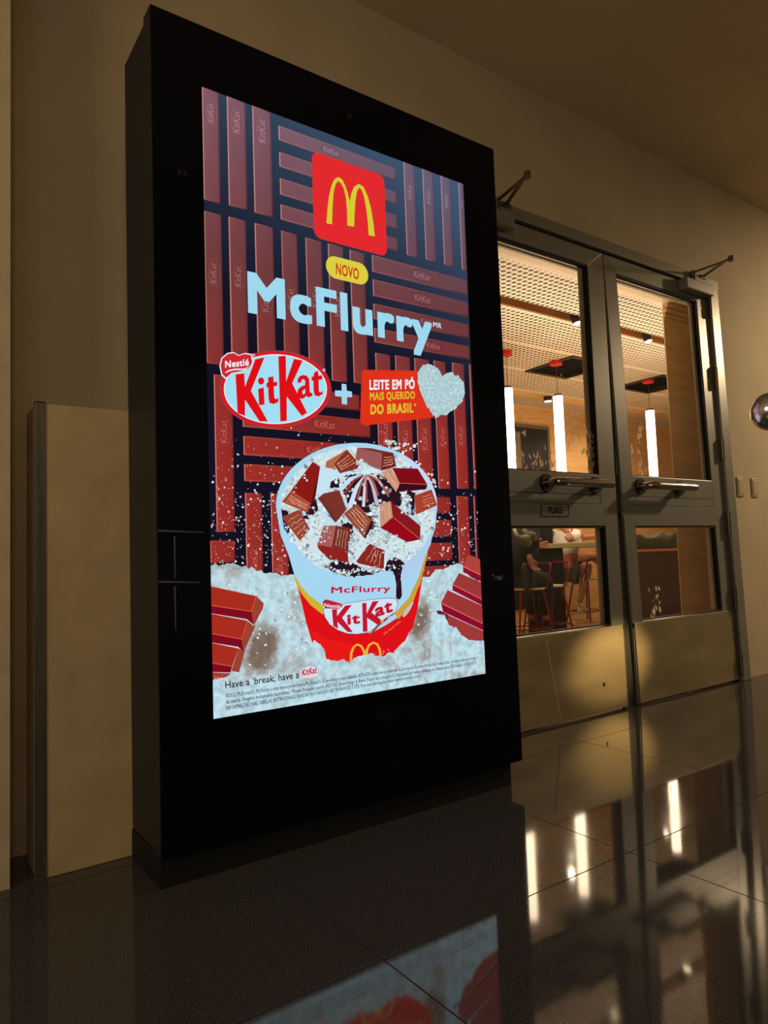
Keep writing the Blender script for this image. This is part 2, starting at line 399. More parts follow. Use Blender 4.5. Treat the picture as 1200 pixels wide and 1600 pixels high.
class Art:
    def __init__(s): s.v = []; s.f = []; s.c = []; s.mi = []

    def lay(s): LAY[0] += 1; return s

    def wpoly(s, pts, col, mi=0):
        """pts in world X,Z ; col = rgb or list of rgb per vertex"""
        cl = lambda p: (min(max(p[0], SX0), SX1), min(max(p[1], SZ0), SZ1))
        pts = [cl(p) for p in pts]
        y = 1.8 - 6e-5 * LAY[0]
        cols = col if isinstance(col, list) else [col] * len(pts)
        k = len(s.v); s.v += [(p[0] - OX, y - OY, p[1]) for p in pts]
        if len(pts) <= 4 and mi == 0: tris = [tuple(range(len(pts)))] if len(pts) == 3 else [(0, 1, 2, 3)]
        else: tris = tessellate_polygon([[Vector((p[0], p[1], 0)) for p in pts]])
        for t in tris:
            s.f.append([k + i for i in t]); s.c.append([lin(cols[i]) for i in t]); s.mi.append(mi)

    def poly(s, pts, col, mi=0): s.wpoly([U(*p) for p in pts], col, mi)

    def rect(s, x0, z1, x1, z0, col, mi=0): s.wpoly([(x0, z0), (x1, z0), (x1, z1), (x0, z1)], col, mi)

    def ell(s, cx, cy, a, b, col, n=40, rot=0):
        s.poly([(cx + a * math.cos(t) * math.cos(rot) - b * math.sin(t) * math.sin(rot), cy + a * math.cos(t) * math.sin(rot) + b * math.sin(t) * math.cos(rot)) for t in [2 * math.pi * i / n for i in range(n)]], col)

    def stroke(s, pts, wd, col, world=False):
        q = [Vector(p) if world else Vector(U(*p)) for p in pts]; L_ = []; R_ = []
        for i, p in enumerate(q):
            d = (q[min(i + 1, len(q) - 1)] - q[max(i - 1, 0)]).normalized(); n = Vector((-d.y, d.x))
            ww = wd[i] if isinstance(wd, (list, tuple)) else wd
            L_.append(p + n * ww / 2); R_.append(p - n * ww / 2)
        for i in range(len(q) - 1):
            s.wpoly([L_[i], L_[i + 1], R_[i + 1], R_[i]], col)

    def blob(s, px, py, r, col, n=6):
        a0 = random.random() * 6
        s.poly([(px + r * random.uniform(.6, 1.15) * math.cos(a0 + 6.283 * i / n), py + r * random.uniform(.6, 1.15) * math.sin(a0 + 6.283 * i / n)) for i in range(n)], col)

    def text(s, st, BL, BR, TL, col, bold=0, res=3, world=False):
        vs, ps, wd, cap = glyphs(st, bold, res)
        bl, br, tl = [Vector(p) if world else Vector(U(*p)) for p in (BL, BR, TL)]
        ax = (br - bl) / wd; ay = (tl - bl) / cap
        y = 1.8 - 6e-5 * LAY[0]; k = len(s.v)
        for v in vs:
            p = bl + ax * v[0] + ay * v[1]; s.v.append((min(max(p.x, SX0), SX1) - OX, y - OY, p.y))
        for t in ps: s.f.append([k + i for i in t]); s.c.append([lin(col)] * len(t)); s.mi.append(0)

    def build(s, name, label=None, parent=None):
        me = bpy.data.meshes.new(name); me.from_pydata(s.v, [], s.f); me.materials.append(em); me.materials.append(pm)
        a = me.color_attributes.new('Col', 'FLOAT_COLOR', 'CORNER'); i = 0
        for p, cs_, mi in zip(me.polygons, s.c, s.mi):
            p.material_index = mi
            for c_ in cs_: a.data[i].color = (*c_, 1); i += 1
        o = bpy.data.objects.new(name, me); COL.objects.link(o); o.parent = parent or screen
        if label: o['label'] = label
        return o


_G = {}; CAPH = None


def glyphs(st, bold, res):
    global CAPH
    if CAPH is None: CAPH = .7; CAPH = max(v[1] for v in glyphs('H', 0, 3)[0])
    key = (st, bold, res)
    if key in _G: return _G[key]
    cu = bpy.data.curves.new('glyph', 'FONT'); cu.body = st; cu.size = 1; cu.resolution_u = res; cu.space_character = 1.0 + bold * 3
    o = bpy.data.objects.new('glyph', cu); COL.objects.link(o)
    bpy.context.view_layer.update()
    me = o.evaluated_get(bpy.context.evaluated_depsgraph_get()).to_mesh()
    vs = [tuple(v.co) for v in me.vertices]; ps = [tuple(p.vertices) for p in me.polygons]
    x0 = min(v[0] for v in vs); x1 = max(v[0] for v in vs)
    V = []; F = []; offs = [(0, 0)] if not bold else [(bold * i / 2, bold * j / 2) for i in (-2, -1, 0, 1, 2) for j in (-2, -1, 0, 1, 2) if max(abs(i), abs(j)) == 2 or (i == j == 0)]
    for ox, oy in offs:
        k = len(V); V += [(v[0] - x0 + bold + ox, v[1] + bold + oy) for v in vs]; F += [tuple(i + k for i in p) for p in ps]
    r = (V, F, x1 - x0 + 2 * bold, CAPH + 2 * bold)
    o.evaluated_get(bpy.context.evaluated_depsgraph_get()).to_mesh_clear()
    bpy.data.objects.remove(o); bpy.data.curves.remove(cu)
    _G[key] = r; return r


def cr(ox, oy, sc):  # zoomed-crop coordinates -> photo pixels
    return lambda pts: [(ox + a * sc, oy + b * sc) for a, b in pts]


c1 = cr(300, 120, .4); c2 = cr(300, 380, .4); cA = cr(320, 560, .18333); cB = cr(540, 560, .18333)
cL = cr(320, 680, .16667); cR = cr(600, 660, .15); c5 = cr(320, 860, .13333); c6 = cr(640, 850, .10833)
c7 = cr(430, 690, .21667); cc = cr(460, 880, .18333); c4 = cr(300, 860, .4)


def mix(a, b, t): t = min(max(t, 0), 1); return tuple(p * (1 - t) + q * t for p, q in zip(a, b))


def gapc(X, Z):  # bluish glare haze blended into the gap colour towards the top
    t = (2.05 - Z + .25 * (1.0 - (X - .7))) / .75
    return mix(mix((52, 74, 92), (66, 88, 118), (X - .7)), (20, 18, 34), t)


def barc(X, Z):  # screen haze mixed into the bar colour, stronger higher up
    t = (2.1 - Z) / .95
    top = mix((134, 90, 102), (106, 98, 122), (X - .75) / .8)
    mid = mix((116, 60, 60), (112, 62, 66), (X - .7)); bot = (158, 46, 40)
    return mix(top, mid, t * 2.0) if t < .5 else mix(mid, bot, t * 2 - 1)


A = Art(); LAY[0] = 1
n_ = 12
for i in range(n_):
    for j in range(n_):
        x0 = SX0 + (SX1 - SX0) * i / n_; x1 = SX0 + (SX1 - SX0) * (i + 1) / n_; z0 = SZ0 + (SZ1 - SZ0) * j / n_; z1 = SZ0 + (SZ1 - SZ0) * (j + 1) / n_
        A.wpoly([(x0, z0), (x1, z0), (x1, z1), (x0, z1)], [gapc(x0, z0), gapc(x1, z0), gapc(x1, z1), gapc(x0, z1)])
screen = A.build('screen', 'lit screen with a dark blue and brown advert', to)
# chocolate bars
bars = [((316, 'T'), (344.8, 318.8)), ((355, 'T'), (386.8, 328.8)), ((394.5, 'T'), (426.8, 340)),
        ((318, 328.8), (350, 571)), ((356.8, 338), (388.8, 582)), ((397.6, 348), (432, 590)), ((439, 360), (470, 596)), ((476.8, 370.8), (508.8, 600)), ((512, 380), (542.8, 598)), ((546, 390), (576, 601)),
        ((434.8, 196), (618.8, 283)), ((436, 237), (620, 320)), ((437, 278), (621, 359)), ((438, 319), (622, 394)),
        ((628, 'T'), (652.8, 403)), ((657, 'T'), (682, 410)), ((685, 'T'), (709, 417)), ((712, 'T'), (729.5, 423)),
        ((580.8, 398), (731, 462)), ((582, 436), (732, 496)), ((583, 474), (733, 529)), ((584.4, 512), (734, 562)),
        ((586, 551), (617, 764)), ((617, 555), (648, 764)), ((647, 559), (678, 764)), ((677, 563), (704, 764)), ((706, 566), (733, 764)), ((732.5, 569), (745, 764)),
        ((378, 594), (562, 642)), ((378.5, 636), (579, 684)), ((380, 681), (560, 722)), ((381, 725), (520, 757)),
        ((333.7, 584.7), (367.5, 831)), ((382.5, 770), (411.7, 905)), ((422.5, 771), (452, 915)), ((328, 845), (367.5, 878)),
        ((640, 775), (704, 802)), ((640, 812), (706, 838.5)), ((640, 849), (707, 875)), ((640, 886), (708, 912)), ((713, 775), (737, 905)), ((739.5, 775), (748, 905))]
A = Art(); LAY[0] = 2; embo = []
for (a, b) in bars:
    X0, Z1 = U(a[0], 300) if a[1] == 'T' else U(*a); X1, Z0 = U(*b)
    if a[1] == 'T':
        Z1 = SZ1
        X0 = U(a[0], 200)[0]
    LAY[0] = 2
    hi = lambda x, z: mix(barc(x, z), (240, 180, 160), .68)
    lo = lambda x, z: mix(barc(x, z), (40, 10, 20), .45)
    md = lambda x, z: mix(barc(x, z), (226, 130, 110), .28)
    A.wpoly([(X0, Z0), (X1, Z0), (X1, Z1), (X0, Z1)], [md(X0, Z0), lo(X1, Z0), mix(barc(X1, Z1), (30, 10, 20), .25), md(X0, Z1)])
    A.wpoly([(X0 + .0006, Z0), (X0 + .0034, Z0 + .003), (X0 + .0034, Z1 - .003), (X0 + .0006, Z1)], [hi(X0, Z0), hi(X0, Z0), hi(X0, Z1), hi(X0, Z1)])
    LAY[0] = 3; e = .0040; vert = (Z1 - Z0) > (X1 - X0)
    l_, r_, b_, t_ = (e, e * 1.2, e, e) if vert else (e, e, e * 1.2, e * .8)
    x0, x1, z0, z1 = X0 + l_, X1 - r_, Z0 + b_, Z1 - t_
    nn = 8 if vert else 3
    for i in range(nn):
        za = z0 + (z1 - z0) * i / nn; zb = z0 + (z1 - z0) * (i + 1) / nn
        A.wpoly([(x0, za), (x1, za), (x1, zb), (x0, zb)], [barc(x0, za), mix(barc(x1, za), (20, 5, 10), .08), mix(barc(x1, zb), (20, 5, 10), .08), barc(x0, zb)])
    embo.append((x0, x1, z0, z1, vert))
# embossed ovals and lettering
LAY[0] = 4
places = {0: [.80], 1: [.80], 2: [.80], 3: [.60], 4: [.62], 5: [.5], 10: [.42], 14: [.7], 15: [.72], 16: [.74], 17: [.76], 18: [.5], 19: [.5], 20: [.55], 21: [.6],
          22: [.40], 23: [.36], 24: [.38], 25: [.4], 26: [.42], 29: [.62], 30: [.62], 32: [.64], 33: [.22], 34: [.2], 8: [.55], 7: [.6], 9: [.5], 6: [.55]}
for i, ts in places.items():
    x0, x1, z0, z1, vert = embo[i]
    for t in ts:
        if vert:
            cx = (x0 + x1) / 2; cz = z0 + (z1 - z0) * t; hw = (x1 - x0) * .40; L_ = hw * 2.3
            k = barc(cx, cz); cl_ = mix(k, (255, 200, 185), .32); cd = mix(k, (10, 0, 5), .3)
            A.stroke([(cx + hw * math.cos(q), cz + L_ * math.sin(q)) for q in [6.2832 * s / 24 for s in range(25)]], .0016, cd, True)
            A.stroke([(cx + .002 + hw * math.cos(q), cz + .001 + L_ * math.sin(q)) for q in [6.2832 * s / 24 for s in range(25)]], .0009, cl_, True)
            A.text('KitKat', (cx + hw * .55, cz - L_ * .75), (cx + hw * .55, cz + L_ * .75), (cx - hw * .55, cz - L_ * .75), cl_, 0, 1, True)
        else:
            cz = (z0 + z1) / 2; cx = x0 + (x1 - x0) * t; hh = (z1 - z0) * .42; L_ = hh * 2.3
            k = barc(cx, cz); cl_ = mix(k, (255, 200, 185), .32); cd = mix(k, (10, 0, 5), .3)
            A.stroke([(cx + L_ * math.cos(q), cz + hh * math.sin(q)) for q in [6.2832 * s / 24 for s in range(25)]], .0016, cd, True)
            A.text('KitKat', (cx - L_ * .75, cz - hh * .55), (cx + L_ * .75, cz - hh * .55), (cx - L_ * .75, cz + hh * .55), cl_, 0, 1, True)
# crumbs over the bars
LAY[0] = 5
for i in range(1500):
    x_ = random.uniform(330, 748); y_ = random.gauss(830, 70)
    if not (668 < y_ < 915): continue
    if x_ > 600 and y_ < 730 and random.random() < .75: continue
    if x_ > 705 and y_ < 800 and random.random() < .7: continue
    r = random.choice([.5, .6, .8, .8, 1.0, 1.3, 2.1])
    A.blob(x_, y_, r, random.choice([(225, 225, 235), (205, 190, 200), (240, 235, 240), (190, 150, 150)]), 5)
for bx_, by_ in [(613, 690), (622, 700), (605, 688), (634, 694), (648, 700), (628, 712), (660, 755), (668, 742), (652, 730), (610, 695), (645, 722), (676, 756)]:
    for k in range(5): A.blob(bx_ + random.gauss(0, 4), by_ + random.gauss(0, 4), random.uniform(1.5, 3.5), random.choice([(225, 230, 235), (200, 205, 200)]), 6)
A.build('chocolate_bar_picture', 'rows of reddish brown chocolate fingers in the advert')


# powder mound behind the cup
def jag(pts, amp=1.2, step=4):
    o = []
    for (a, b), (c_, d) in zip(pts, pts[1:]):
        n = max(1, int(math.hypot(c_ - a, d - b) / step))
        for i in range(n):
            o.append((a + (c_ - a) * i / n + random.gauss(0, amp * .4), b + (d - b) * i / n + random.gauss(0, amp)))
    o.append(pts[-1]); return o


A = Art(); LAY[0] = 7
t1 = jag([(328, 886)] + c5([(120, 160), (200, 160), (330, 140), (400, 175), (470, 175), (510, 210), (550, 200), (600, 240), (690, 245), (725, 270), (760, 250), (840, 255), (880, 290), (1040, 285)]) + [(560, 930)] + c6([(160, 540), (185, 475), (300, 465), (370, 365), (440, 370), (560, 335), (700, 285), (760, 290), (790, 420), (1150, 600)]))
A.poly(t1 + [(770, 1045), (325, 1130)], (200, 220, 230), 1)
LAY[0] = 8
for i in range(420):
    x_ = random.uniform(332, 755); y_ = random.uniform(905, 1040)
    A.blob(x_, y_, random.uniform(.8, 3), random.choice([(205, 232, 242), (190, 218, 232), (214, 236, 242), (168, 186, 196), (172, 158, 140)]), 6)
LAY[0] = 9
RB, RS, RE = (170, 44, 30), (128, 10, 30), (156, 66, 48)
for pts, col in [([(68, 420), (600, 535), (545, 715), (75, 645)], RB), ([(75, 645), (545, 715), (570, 870), (490, 805), (75, 738)], RS), ([(600, 535), (690, 620), (680, 680), (572, 888), (545, 715)], RE),
                 ([(75, 742), (500, 825), (430, 1040), (75, 975)], RB), ([(75, 975), (430, 1040), (455, 1190), (390, 1130), (75, 1080)], RS), ([(500, 825), (572, 888), (600, 870), (455, 1195), (430, 1040)], RE),
                 ([(75, 1082), (395, 1150), (320, 1360), (75, 1320)], RB), ([(75, 1320), (320, 1360), (300, 1430), (80, 1425)], RS), ([(395, 1150), (470, 1180), (400, 1430), (310, 1410)], RE), ([(60, 1430), (300, 1440), (250, 1510), (60, 1570)], (176, 60, 50))]:
    A.poly(c5(pts), col)
LAY[0] = 10
for pts in ([(75, 645), (545, 715)], [(75, 975), (430, 1040)], [(75, 1320), (320, 1360)], [(545, 715), (600, 535)], [(430, 1040), (500, 825)]):
    A.stroke(c5(pts), .0022, (214, 88, 62))
LAY[0] = 9
for pts, col in [([(845, 150), (1025, 222), (1030, 445), (770, 325)], (176, 68, 58)), ([(770, 325), (1030, 445), (1030, 530), (770, 405)], (150, 12, 42)), ([(710, 418), (1045, 550), (1045, 795), (620, 585)], (156, 56, 56)),
                 ([(620, 585), (1045, 795), (1050, 885), (615, 668)], (148, 12, 42)), ([(545, 665), (1055, 888), (1065, 1145), (450, 850)], (158, 54, 54)), ([(450, 850), (1065, 1145), (1070, 1245), (480, 978)], (140, 10, 44)),
                 ([(470, 985), (1080, 1250), (1085, 1420), (900, 1430), (560, 1200)], (160, 56, 54)), ([(385, 960), (440, 960), (560, 1020), (520, 1180), (400, 1000)], (110, 20, 40))]:
    A.poly(c6(pts), col)
LAY[0] = 10
for pts in ([(770, 325), (1030, 445)], [(620, 585), (1045, 795)], [(450, 850), (1065, 1145)]):
    A.stroke(c6(pts), .003, (222, 120, 100))
A.build('powder_mound_picture', 'pale milk powder and red brown chocolate slabs in the advert')

# cup
A = Art(); LAY[0] = 12
edgeL = [(432, 800), (438, 835), (451, 868), (466, 920), (478, 972), (490, 1012), (508, 1034)]
edgeR = [(600, 1036), (632, 1010), (645, 980), (652, 952), (660, 900), (668, 860), (680, 825), (683, 800)]
cy_ = [(557 + 126 * math.cos(t), 791 - 99 * math.sin(t)) for t in [math.pi * i / 40 for i in range(41)]]
A.poly(cy_ + edgeL[1:] + [(550, 1042)] + edgeR[:-1], (166, 214, 240))
LAY[0] = 13
A.poly(cy_[2:14] + [(640, 760), (672, 800), (668, 850), (655, 870), (676, 830)], (196, 216, 246))
LAY[0] = 14  # red and yellow
red_top = c4([(404, 118), (428, 162), (463, 205), (514, 246), (560, 300), (620, 322), (700, 322), (760, 290), (812, 256), (858, 204), (890, 130), (917, 30)])
A.poly(red_top + [(660, 900), (652, 952), (645, 980), (632, 1008), (600, 1036), (550, 1042), (508, 1034), (490, 1012), (478, 972), (466, 920)], (222, 16, 24))
LAY[0] = 15
yl = c4([(399, 92), (425, 140), (460, 178), (512, 216), (512, 252), (463, 214), (428, 170), (403, 122)]); A.poly(yl, (206, 178, 52))
yr = c4([(790, 246), (846, 186), (884, 106), (914, 10), (921, 14), (893, 118), (862, 204), (806, 268)]); A.poly(yr, (206, 160, 60))
A.poly(c4([(455, 300), (520, 345), (620, 362), (640, 380), (620, 440), (520, 430), (480, 360)]), (232, 24, 22))
LAY[0] = 16
cup_or = A
oval = [(245, 400), (260, 460), (300, 520), (370, 570), (450, 598), (530, 603), (620, 590), (720, 530), (800, 470), (860, 400), (880, 345), (865, 305), (800, 298), (650, 312), (420, 348), (390, 380), (260, 385)]
A.poly(cc([(560 + (a - 560) * 1.015, 450 + (b - 450) * 1.03) for a, b in oval]), (120, 30, 60))
LAY[0] = 17
A.poly(cc(oval), (205, 228, 244))
LAY[0] = 18
RD = (196, 22, 44)
A.poly(cc([(318, 395), (362, 390), (362, 450), (430, 362), (488, 355), (405, 465), (498, 590), (450, 585), (365, 500), (370, 560), (330, 535)]), RD)
A.poly(cc([(576, 340), (612, 337), (615, 430), (665, 325), (717, 322), (655, 420), (765, 505), (715, 530), (618, 465), (622, 583), (582, 585)]), RD)
A.text('it', *cc([(450, 526), (560, 512), (446, 436)]), RD, .035)
A.text('at', *cc([(690, 462), (838, 412), (680, 352)]), RD, .035)
A.poly(cc([(238, 330), (262, 308), (300, 316), (400, 345), (405, 370), (380, 390), (262, 385), (245, 360)]), (190, 30, 60))
A.text('McFlurry', *cc([(312, 256), (815, 240), (312, 202)]), (196, 22, 50), .02)
LAY[0] = 19
A.text('Nestlé', *cc([(252, 372), (392, 386), (254, 340)]), (240, 230, 240), .015)
A.stroke(cc([(478, 842), (484, 760), (505, 712), (535, 692), (568, 706), (592, 752), (606, 812)]), [.009, .0085, .007, .006, .007, .009, .010], (236, 178, 60))
A.stroke(cc([(612, 812), (616, 740), (635, 698), (670, 676), (704, 690), (726, 735), (734, 812)]), [.010, .009, .007, .006, .007, .0085, .009], (236, 178, 60))
A.stroke(cc([(645, 608), (720, 520), (760, 492), (800, 455), (860, 425)]), [.006, .008, .007, .006, .002], (150, 66, 34))
A.stroke(cc([(735, 505), (760, 490)]), .009, (224, 170, 110)); A.stroke(cc([(790, 468), (815, 445)]), .007, (220, 190, 160))
A.stroke(cc([(925, 455), (955, 410), (985, 370), (1010, 330)]), [.008, .016, .011, .004], (196, 190, 206))
A.text('leite em pó ninho', *cc([(765, 612), (908, 498), (752, 598)]), (236, 150, 90), 0, 1)
A.poly(cc([(845, 60), (930, 0), (905, 100), (915, 270), (905, 300), (885, 312), (864, 292), (866, 180)]), (46, 10, 26))
A.stroke(cc([(884, 150), (880, 210)]), .002, (150, 120, 150))
A.build('cup_picture', 'white, yellow and red paper cup in the advert')

# dessert in the cup
A = Art(); LAY[0] = 19.5
inner = c7([(30, 470), (45, 380), (100, 280), (180, 190), (280, 105), (400, 60), (540, 38), (700, 50), (850, 95), (980, 180), (1080, 290), (1140, 400), (1150, 500), (1130, 640), (1055, 770), (960, 850), (930, 880), (870, 990), (840, 930), (640, 965), (540, 975), (430, 950), (330, 915), (230, 850), (120, 720), (60, 600)])
A.poly(inner, (190, 212, 220)); LAY[0] = 20
for pts in ([(500, 250), (640, 220), (820, 260), (930, 380), (900, 470), (780, 430), (720, 520), (640, 520), (520, 440), (470, 330)], [(330, 890), (440, 860), (560, 880), (640, 900), (790, 900), (830, 830), (900, 850), (930, 880), (870, 990), (840, 930), (640, 965), (540, 975), (430, 950)],
            [(180, 470), (290, 400), (310, 500), (240, 560), (180, 540)], [(40, 480), (90, 500), (110, 700), (60, 620)], [(650, 540), (740, 520), (750, 650), (690, 640)], [(350, 190), (450, 210), (470, 330), (390, 330)], [(920, 340), (1010, 370), (1000, 530), (950, 520)], [(470, 560), (560, 600), (560, 700), (500, 700)]):
    A.poly(jag(c7(pts + pts[:1]), .8, 3)[:-1], (42, 20, 34))
A.poly(c7([(930, 880), (900, 1000), (1010, 960), (1120, 740), (1165, 480), (1150, 500), (1130, 640), (1055, 770)]), (176, 206, 236))


def inside(pt, poly):
    x_, y_ = pt; r = False; n = len(poly)
    for i in range(n):
        (a, b), (c_, d) = poly[i], poly[(i + 1) % n]
        if (b > y_) != (d > y_) and x_ < (c_ - a) * (y_ - b) / (d - b) + a: r = not r
    return r


for pts in ([(110, 700), (240, 590), (330, 640), (300, 760), (400, 880), (400, 935), (330, 915), (230, 850)], [(560, 650), (640, 640), (700, 760), (840, 700), (1000, 720), (1110, 560), (1140, 620), (1060, 765), (960, 850), (900, 840), (820, 800), (790, 920), (700, 950), (600, 900), (530, 840)],
            [(1030, 540), (1150, 500), (1130, 640), (1060, 740), (1040, 620)], [(280, 105), (400, 60), (540, 40), (600, 60), (520, 60), (420, 130), (360, 180), (250, 170)], [(60, 350), (180, 200), (260, 130), (230, 200), (110, 330)], [(890, 100), (980, 180), (870, 190)], [(250, 560), (330, 480), (440, 600), (350, 600), (260, 640)], [(900, 400), (960, 380), (985, 540), (930, 500)], [(680, 470), (750, 460), (750, 620), (700, 600)]):
    A.poly(jag(c7(pts + pts[:1]), .8, 3)[:-1], (206, 226, 232))
LAY[0] = 21
PW = [(206, 232, 242), (188, 214, 226), (222, 236, 240), (150, 168, 178), (206, 200, 172), (128, 132, 142), (214, 236, 244), (228, 242, 246)]
cnt = 0
while cnt < 900:
    p = (random.uniform(432, 682), random.uniform(698, 902))
    if not inside(p, inner): continue
    q = ((p[0] - 430) / .21667, (p[1] - 690) / .21667)
    if (520 < q[0] < 900 and 240 < q[1] < 520 and random.random() < .75) or (q[1] > 860 and random.random() < .55): cnt += .3; continue
    A.blob(p[0], p[1], random.choice([.9, 1.4, 2.0, 2.8, 3.8]), random.choice(PW), 6); cnt += 1
LAY[0] = 22
A.poly(c7([(330, 185), (440, 205), (560, 215), (480, 245), (400, 290), (380, 370), (330, 390), (290, 370), (285, 300)]), (196, 226, 240))
A.poly(c7([(340, 500), (440, 590), (420, 600), (330, 560)]), (190, 222, 240))
sw = [((410, 265), (200, 226, 244), 20), ((455, 360), (196, 222, 244), 34), ((500, 375), (150, 50, 40), 22), ((535, 475), (206, 222, 244), 34), ((590, 420), (158, 76, 62), 18), ((635, 470), (214, 210, 226), 24), ((655, 430), (150, 66, 52), 20), ((735, 460), (190, 186, 206), 30), ((740, 390), (164, 84, 66), 22), ((815, 385), (168, 92, 72), 24), ((770, 320), (204, 200, 216), 18), ((790, 270), (150, 110, 110), 14)]
for (ex, ey), col, wd in sw:
    k = .21667 * .00225
    A.stroke(c7([(655, 228), ((655 + ex) / 2 + (ex - 655) * .08, (228 + ey) / 2 - 22), (ex, ey)]), [6 * k, wd * .8 * k, wd * k], col)
LAY[0] = 23
A.poly(c7([(615, 212), (680, 186), (765, 205), (745, 232), (700, 228), (640, 242)]), (206, 234, 246))


def chunk(faces, wafers):
    LAY[0] += 1
    for pts, col in faces: A.poly(c7(pts), col)
    LAY[0] += 1
    for q in wafers:     # quad a,b,c,d : stripes run a->b, stacked a->d
        a, b, c_, d = [Vector(v) for v in q]
        for t in (.2, .4, .6, .8):
            l = a.lerp(d, t); r = b.lerp(c_, t); pts = []
            for s in range(9):
                u = .07 + .86 * s / 8; p = l.lerp(r, u) + (d - a) * random.uniform(-.035, .035); pts.append((p.x, p.y))
            A.stroke(c7(pts), [.0011 + random.random() * .0022 for _ in pts], random.choice([(216, 164, 130), (196, 136, 108), (226, 186, 156)]))


CW = (134, 48, 36)
chunk([([(590, 45), (770, 85), (762, 208), (575, 130)], (156, 88, 88)), ([(770, 85), (850, 82), (870, 180), (762, 210)], (112, 34, 34)), ([(590, 45), (690, 48), (850, 82), (770, 85)], (124, 50, 50))], [[(775, 95), (845, 92), (860, 175), (770, 200)]])
chunk([([(515, 58), (607, 165), (590, 195), (465, 230), (420, 165)], CW), ([(515, 58), (420, 165), (435, 200), (360, 185), (365, 145)], (182, 104, 72))], [[(430, 160), (520, 75), (600, 165), (470, 220)]])
chunk([([(270, 145), (322, 182), (255, 455), (110, 358)], (138, 26, 22)), ([(322, 182), (288, 400), (240, 515), (255, 455)], (84, 14, 18)), ([(110, 358), (252, 450), (235, 515), (45, 435)], (166, 66, 46))], [[(108, 368), (245, 455), (232, 508), (55, 435)]])
chunk([([(840, 190), (1025, 195), (1095, 310), (895, 300)], (128, 14, 24)), ([(895, 300), (1095, 310), (1085, 345), (875, 365)], (62, 10, 28)), ([(765, 225), (830, 190), (897, 300), (870, 364)], (206, 150, 122))], [[(780, 222), (868, 350), (890, 300), (828, 200)]])
chunk([([(1000, 390), (1125, 345), (1165, 460), (1020, 525)], (168, 58, 42)), ([(1000, 390), (1040, 385), (1060, 500), (1010, 525)], (186, 84, 60))], [[(1045, 385), (1122, 360), (1155, 455), (1065, 490)]])
chunk([([(345, 375), (460, 350), (512, 490), (440, 580), (305, 410)], (124, 50, 44)), ([(305, 405), (335, 398), (446, 556), (430, 585)], (88, 26, 30))], [])
chunk([([(45, 545), (170, 490), (248, 630), (175, 715)], (150, 66, 52))], [[(55, 548), (165, 500), (240, 630), (170, 700)]])
chunk([([(690, 565), (710, 580), (650, 700), (635, 690)], (70, 18, 24)), ([(490, 520), (588, 446), (692, 568), (635, 692)], (154, 76, 56))], [[(498, 520), (630, 680), (684, 568), (588, 458)]])
chunk([([(750, 450), (830, 430), (845, 545), (755, 622)], (200, 146, 120)), ([(830, 430), (1045, 610), (1042, 704), (845, 545)], (132, 26, 32)), ([(845, 545), (1042, 706), (950, 725), (755, 622)], (150, 10, 26))], [[(758, 455), (760, 605), (838, 540), (826, 440)]])
chunk([([(345, 610), (430, 605), (400, 762), (300, 745)], (168, 92, 92)), ([(430, 605), (548, 625), (520, 800), (400, 762)], (118, 48, 42)), ([(300, 745), (400, 760), (520, 800), (525, 872), (385, 850), (310, 775)], (146, 34, 30))], [[(435, 620), (415, 750), (515, 790), (540, 635)]])
chunk([([(675, 735), (785, 785), (780, 920), (600, 880), (580, 865)], (138, 40, 34))], [[(620, 860), (690, 750), (778, 795), (770, 910)]])
LAY[0] += 1
for s in ([(845, 545), (1042, 704)], [(895, 300), (1095, 310)], [(430, 605), (400, 762)], [(110, 358), (252, 450)]):
    A.stroke(c7(s), .0016, (224, 120, 100))
LAY[0] += 1
for cx_, cy2, sx_, sy_, n in [(290, 640, 60, 70, 90), (330, 860, 60, 35, 60), (580, 720, 50, 60, 70), (740, 700, 60, 35, 70), (900, 780, 90, 35, 110), (1090, 600, 25, 70, 60), (710, 500, 30, 25, 40), (150, 260, 50, 50, 30), (940, 440, 25, 50, 40), (700, 930, 120, 25, 40), (480, 940, 60, 18, 30), (330, 120, 30, 25, 25), (620, 160, 30, 20, 25)]:
    for i in range(n):
        p = c7([(random.gauss(cx_, sx_ * .7), random.gauss(cy2, sy_ * .7))])[0]
        if inside(p, inner): A.blob(p[0], p[1], random.uniform(.7, 2.3), random.choice(PW[:5] + [(226, 240, 244)]), 6)
A.build('dessert_picture', 'ice cream dessert topped with wafer chunks and powder in the advert')

# front powder
A = Art(); LAY[0] += 1
ft = jag(c4([(60, 512), (130, 495), (165, 475), (240, 475), (300, 480), (380, 460), (430, 430), (455, 385), (475, 350), (500, 368), (515, 385), (522, 425), (560, 432), (590, 425), (615, 438), (640, 415), (680, 408), (700, 400), (715, 412), (745, 415), (760, 400), (785, 400), (800, 380), (830, 350), (845, 320), (870, 300), (900, 310), (960, 250), (985, 252), (1000, 290), (1030, 300), (1050, 330), (1080, 350), (1150, 355)]), .8, 3)
A.poly(ft + [(770, 1060), (325, 1140)], (200, 220, 230), 1)
LAY[0] += 1
for i in range(160):
    x_ = random.uniform(335, 755); A.blob(x_, random.uniform(1058, 1075) if x_ < 560 else random.uniform(1015, 1040), random.uniform(.6, 2.0), random.choice([(205, 232, 242), (190, 218, 232), (168, 186, 196)]), 6)
A.build('powder_front_picture', 'pale blue white powder along the foot of the advert')


# logo badge, lettering
def rrect(x0, z0, x1, z1, r, n=8):
    o = []
    for cx, cz, a in ((x1 - r, z1 - r, 0), (x0 + r, z1 - r, 90), (x0 + r, z0 + r, 180), (x1 - r, z0 + r, 270)):
        for i in range(n + 1):
            t = math.radians(a + 90 * i / n); o.append((cx + r * math.cos(t), cz + r * math.sin(t)))
    return o


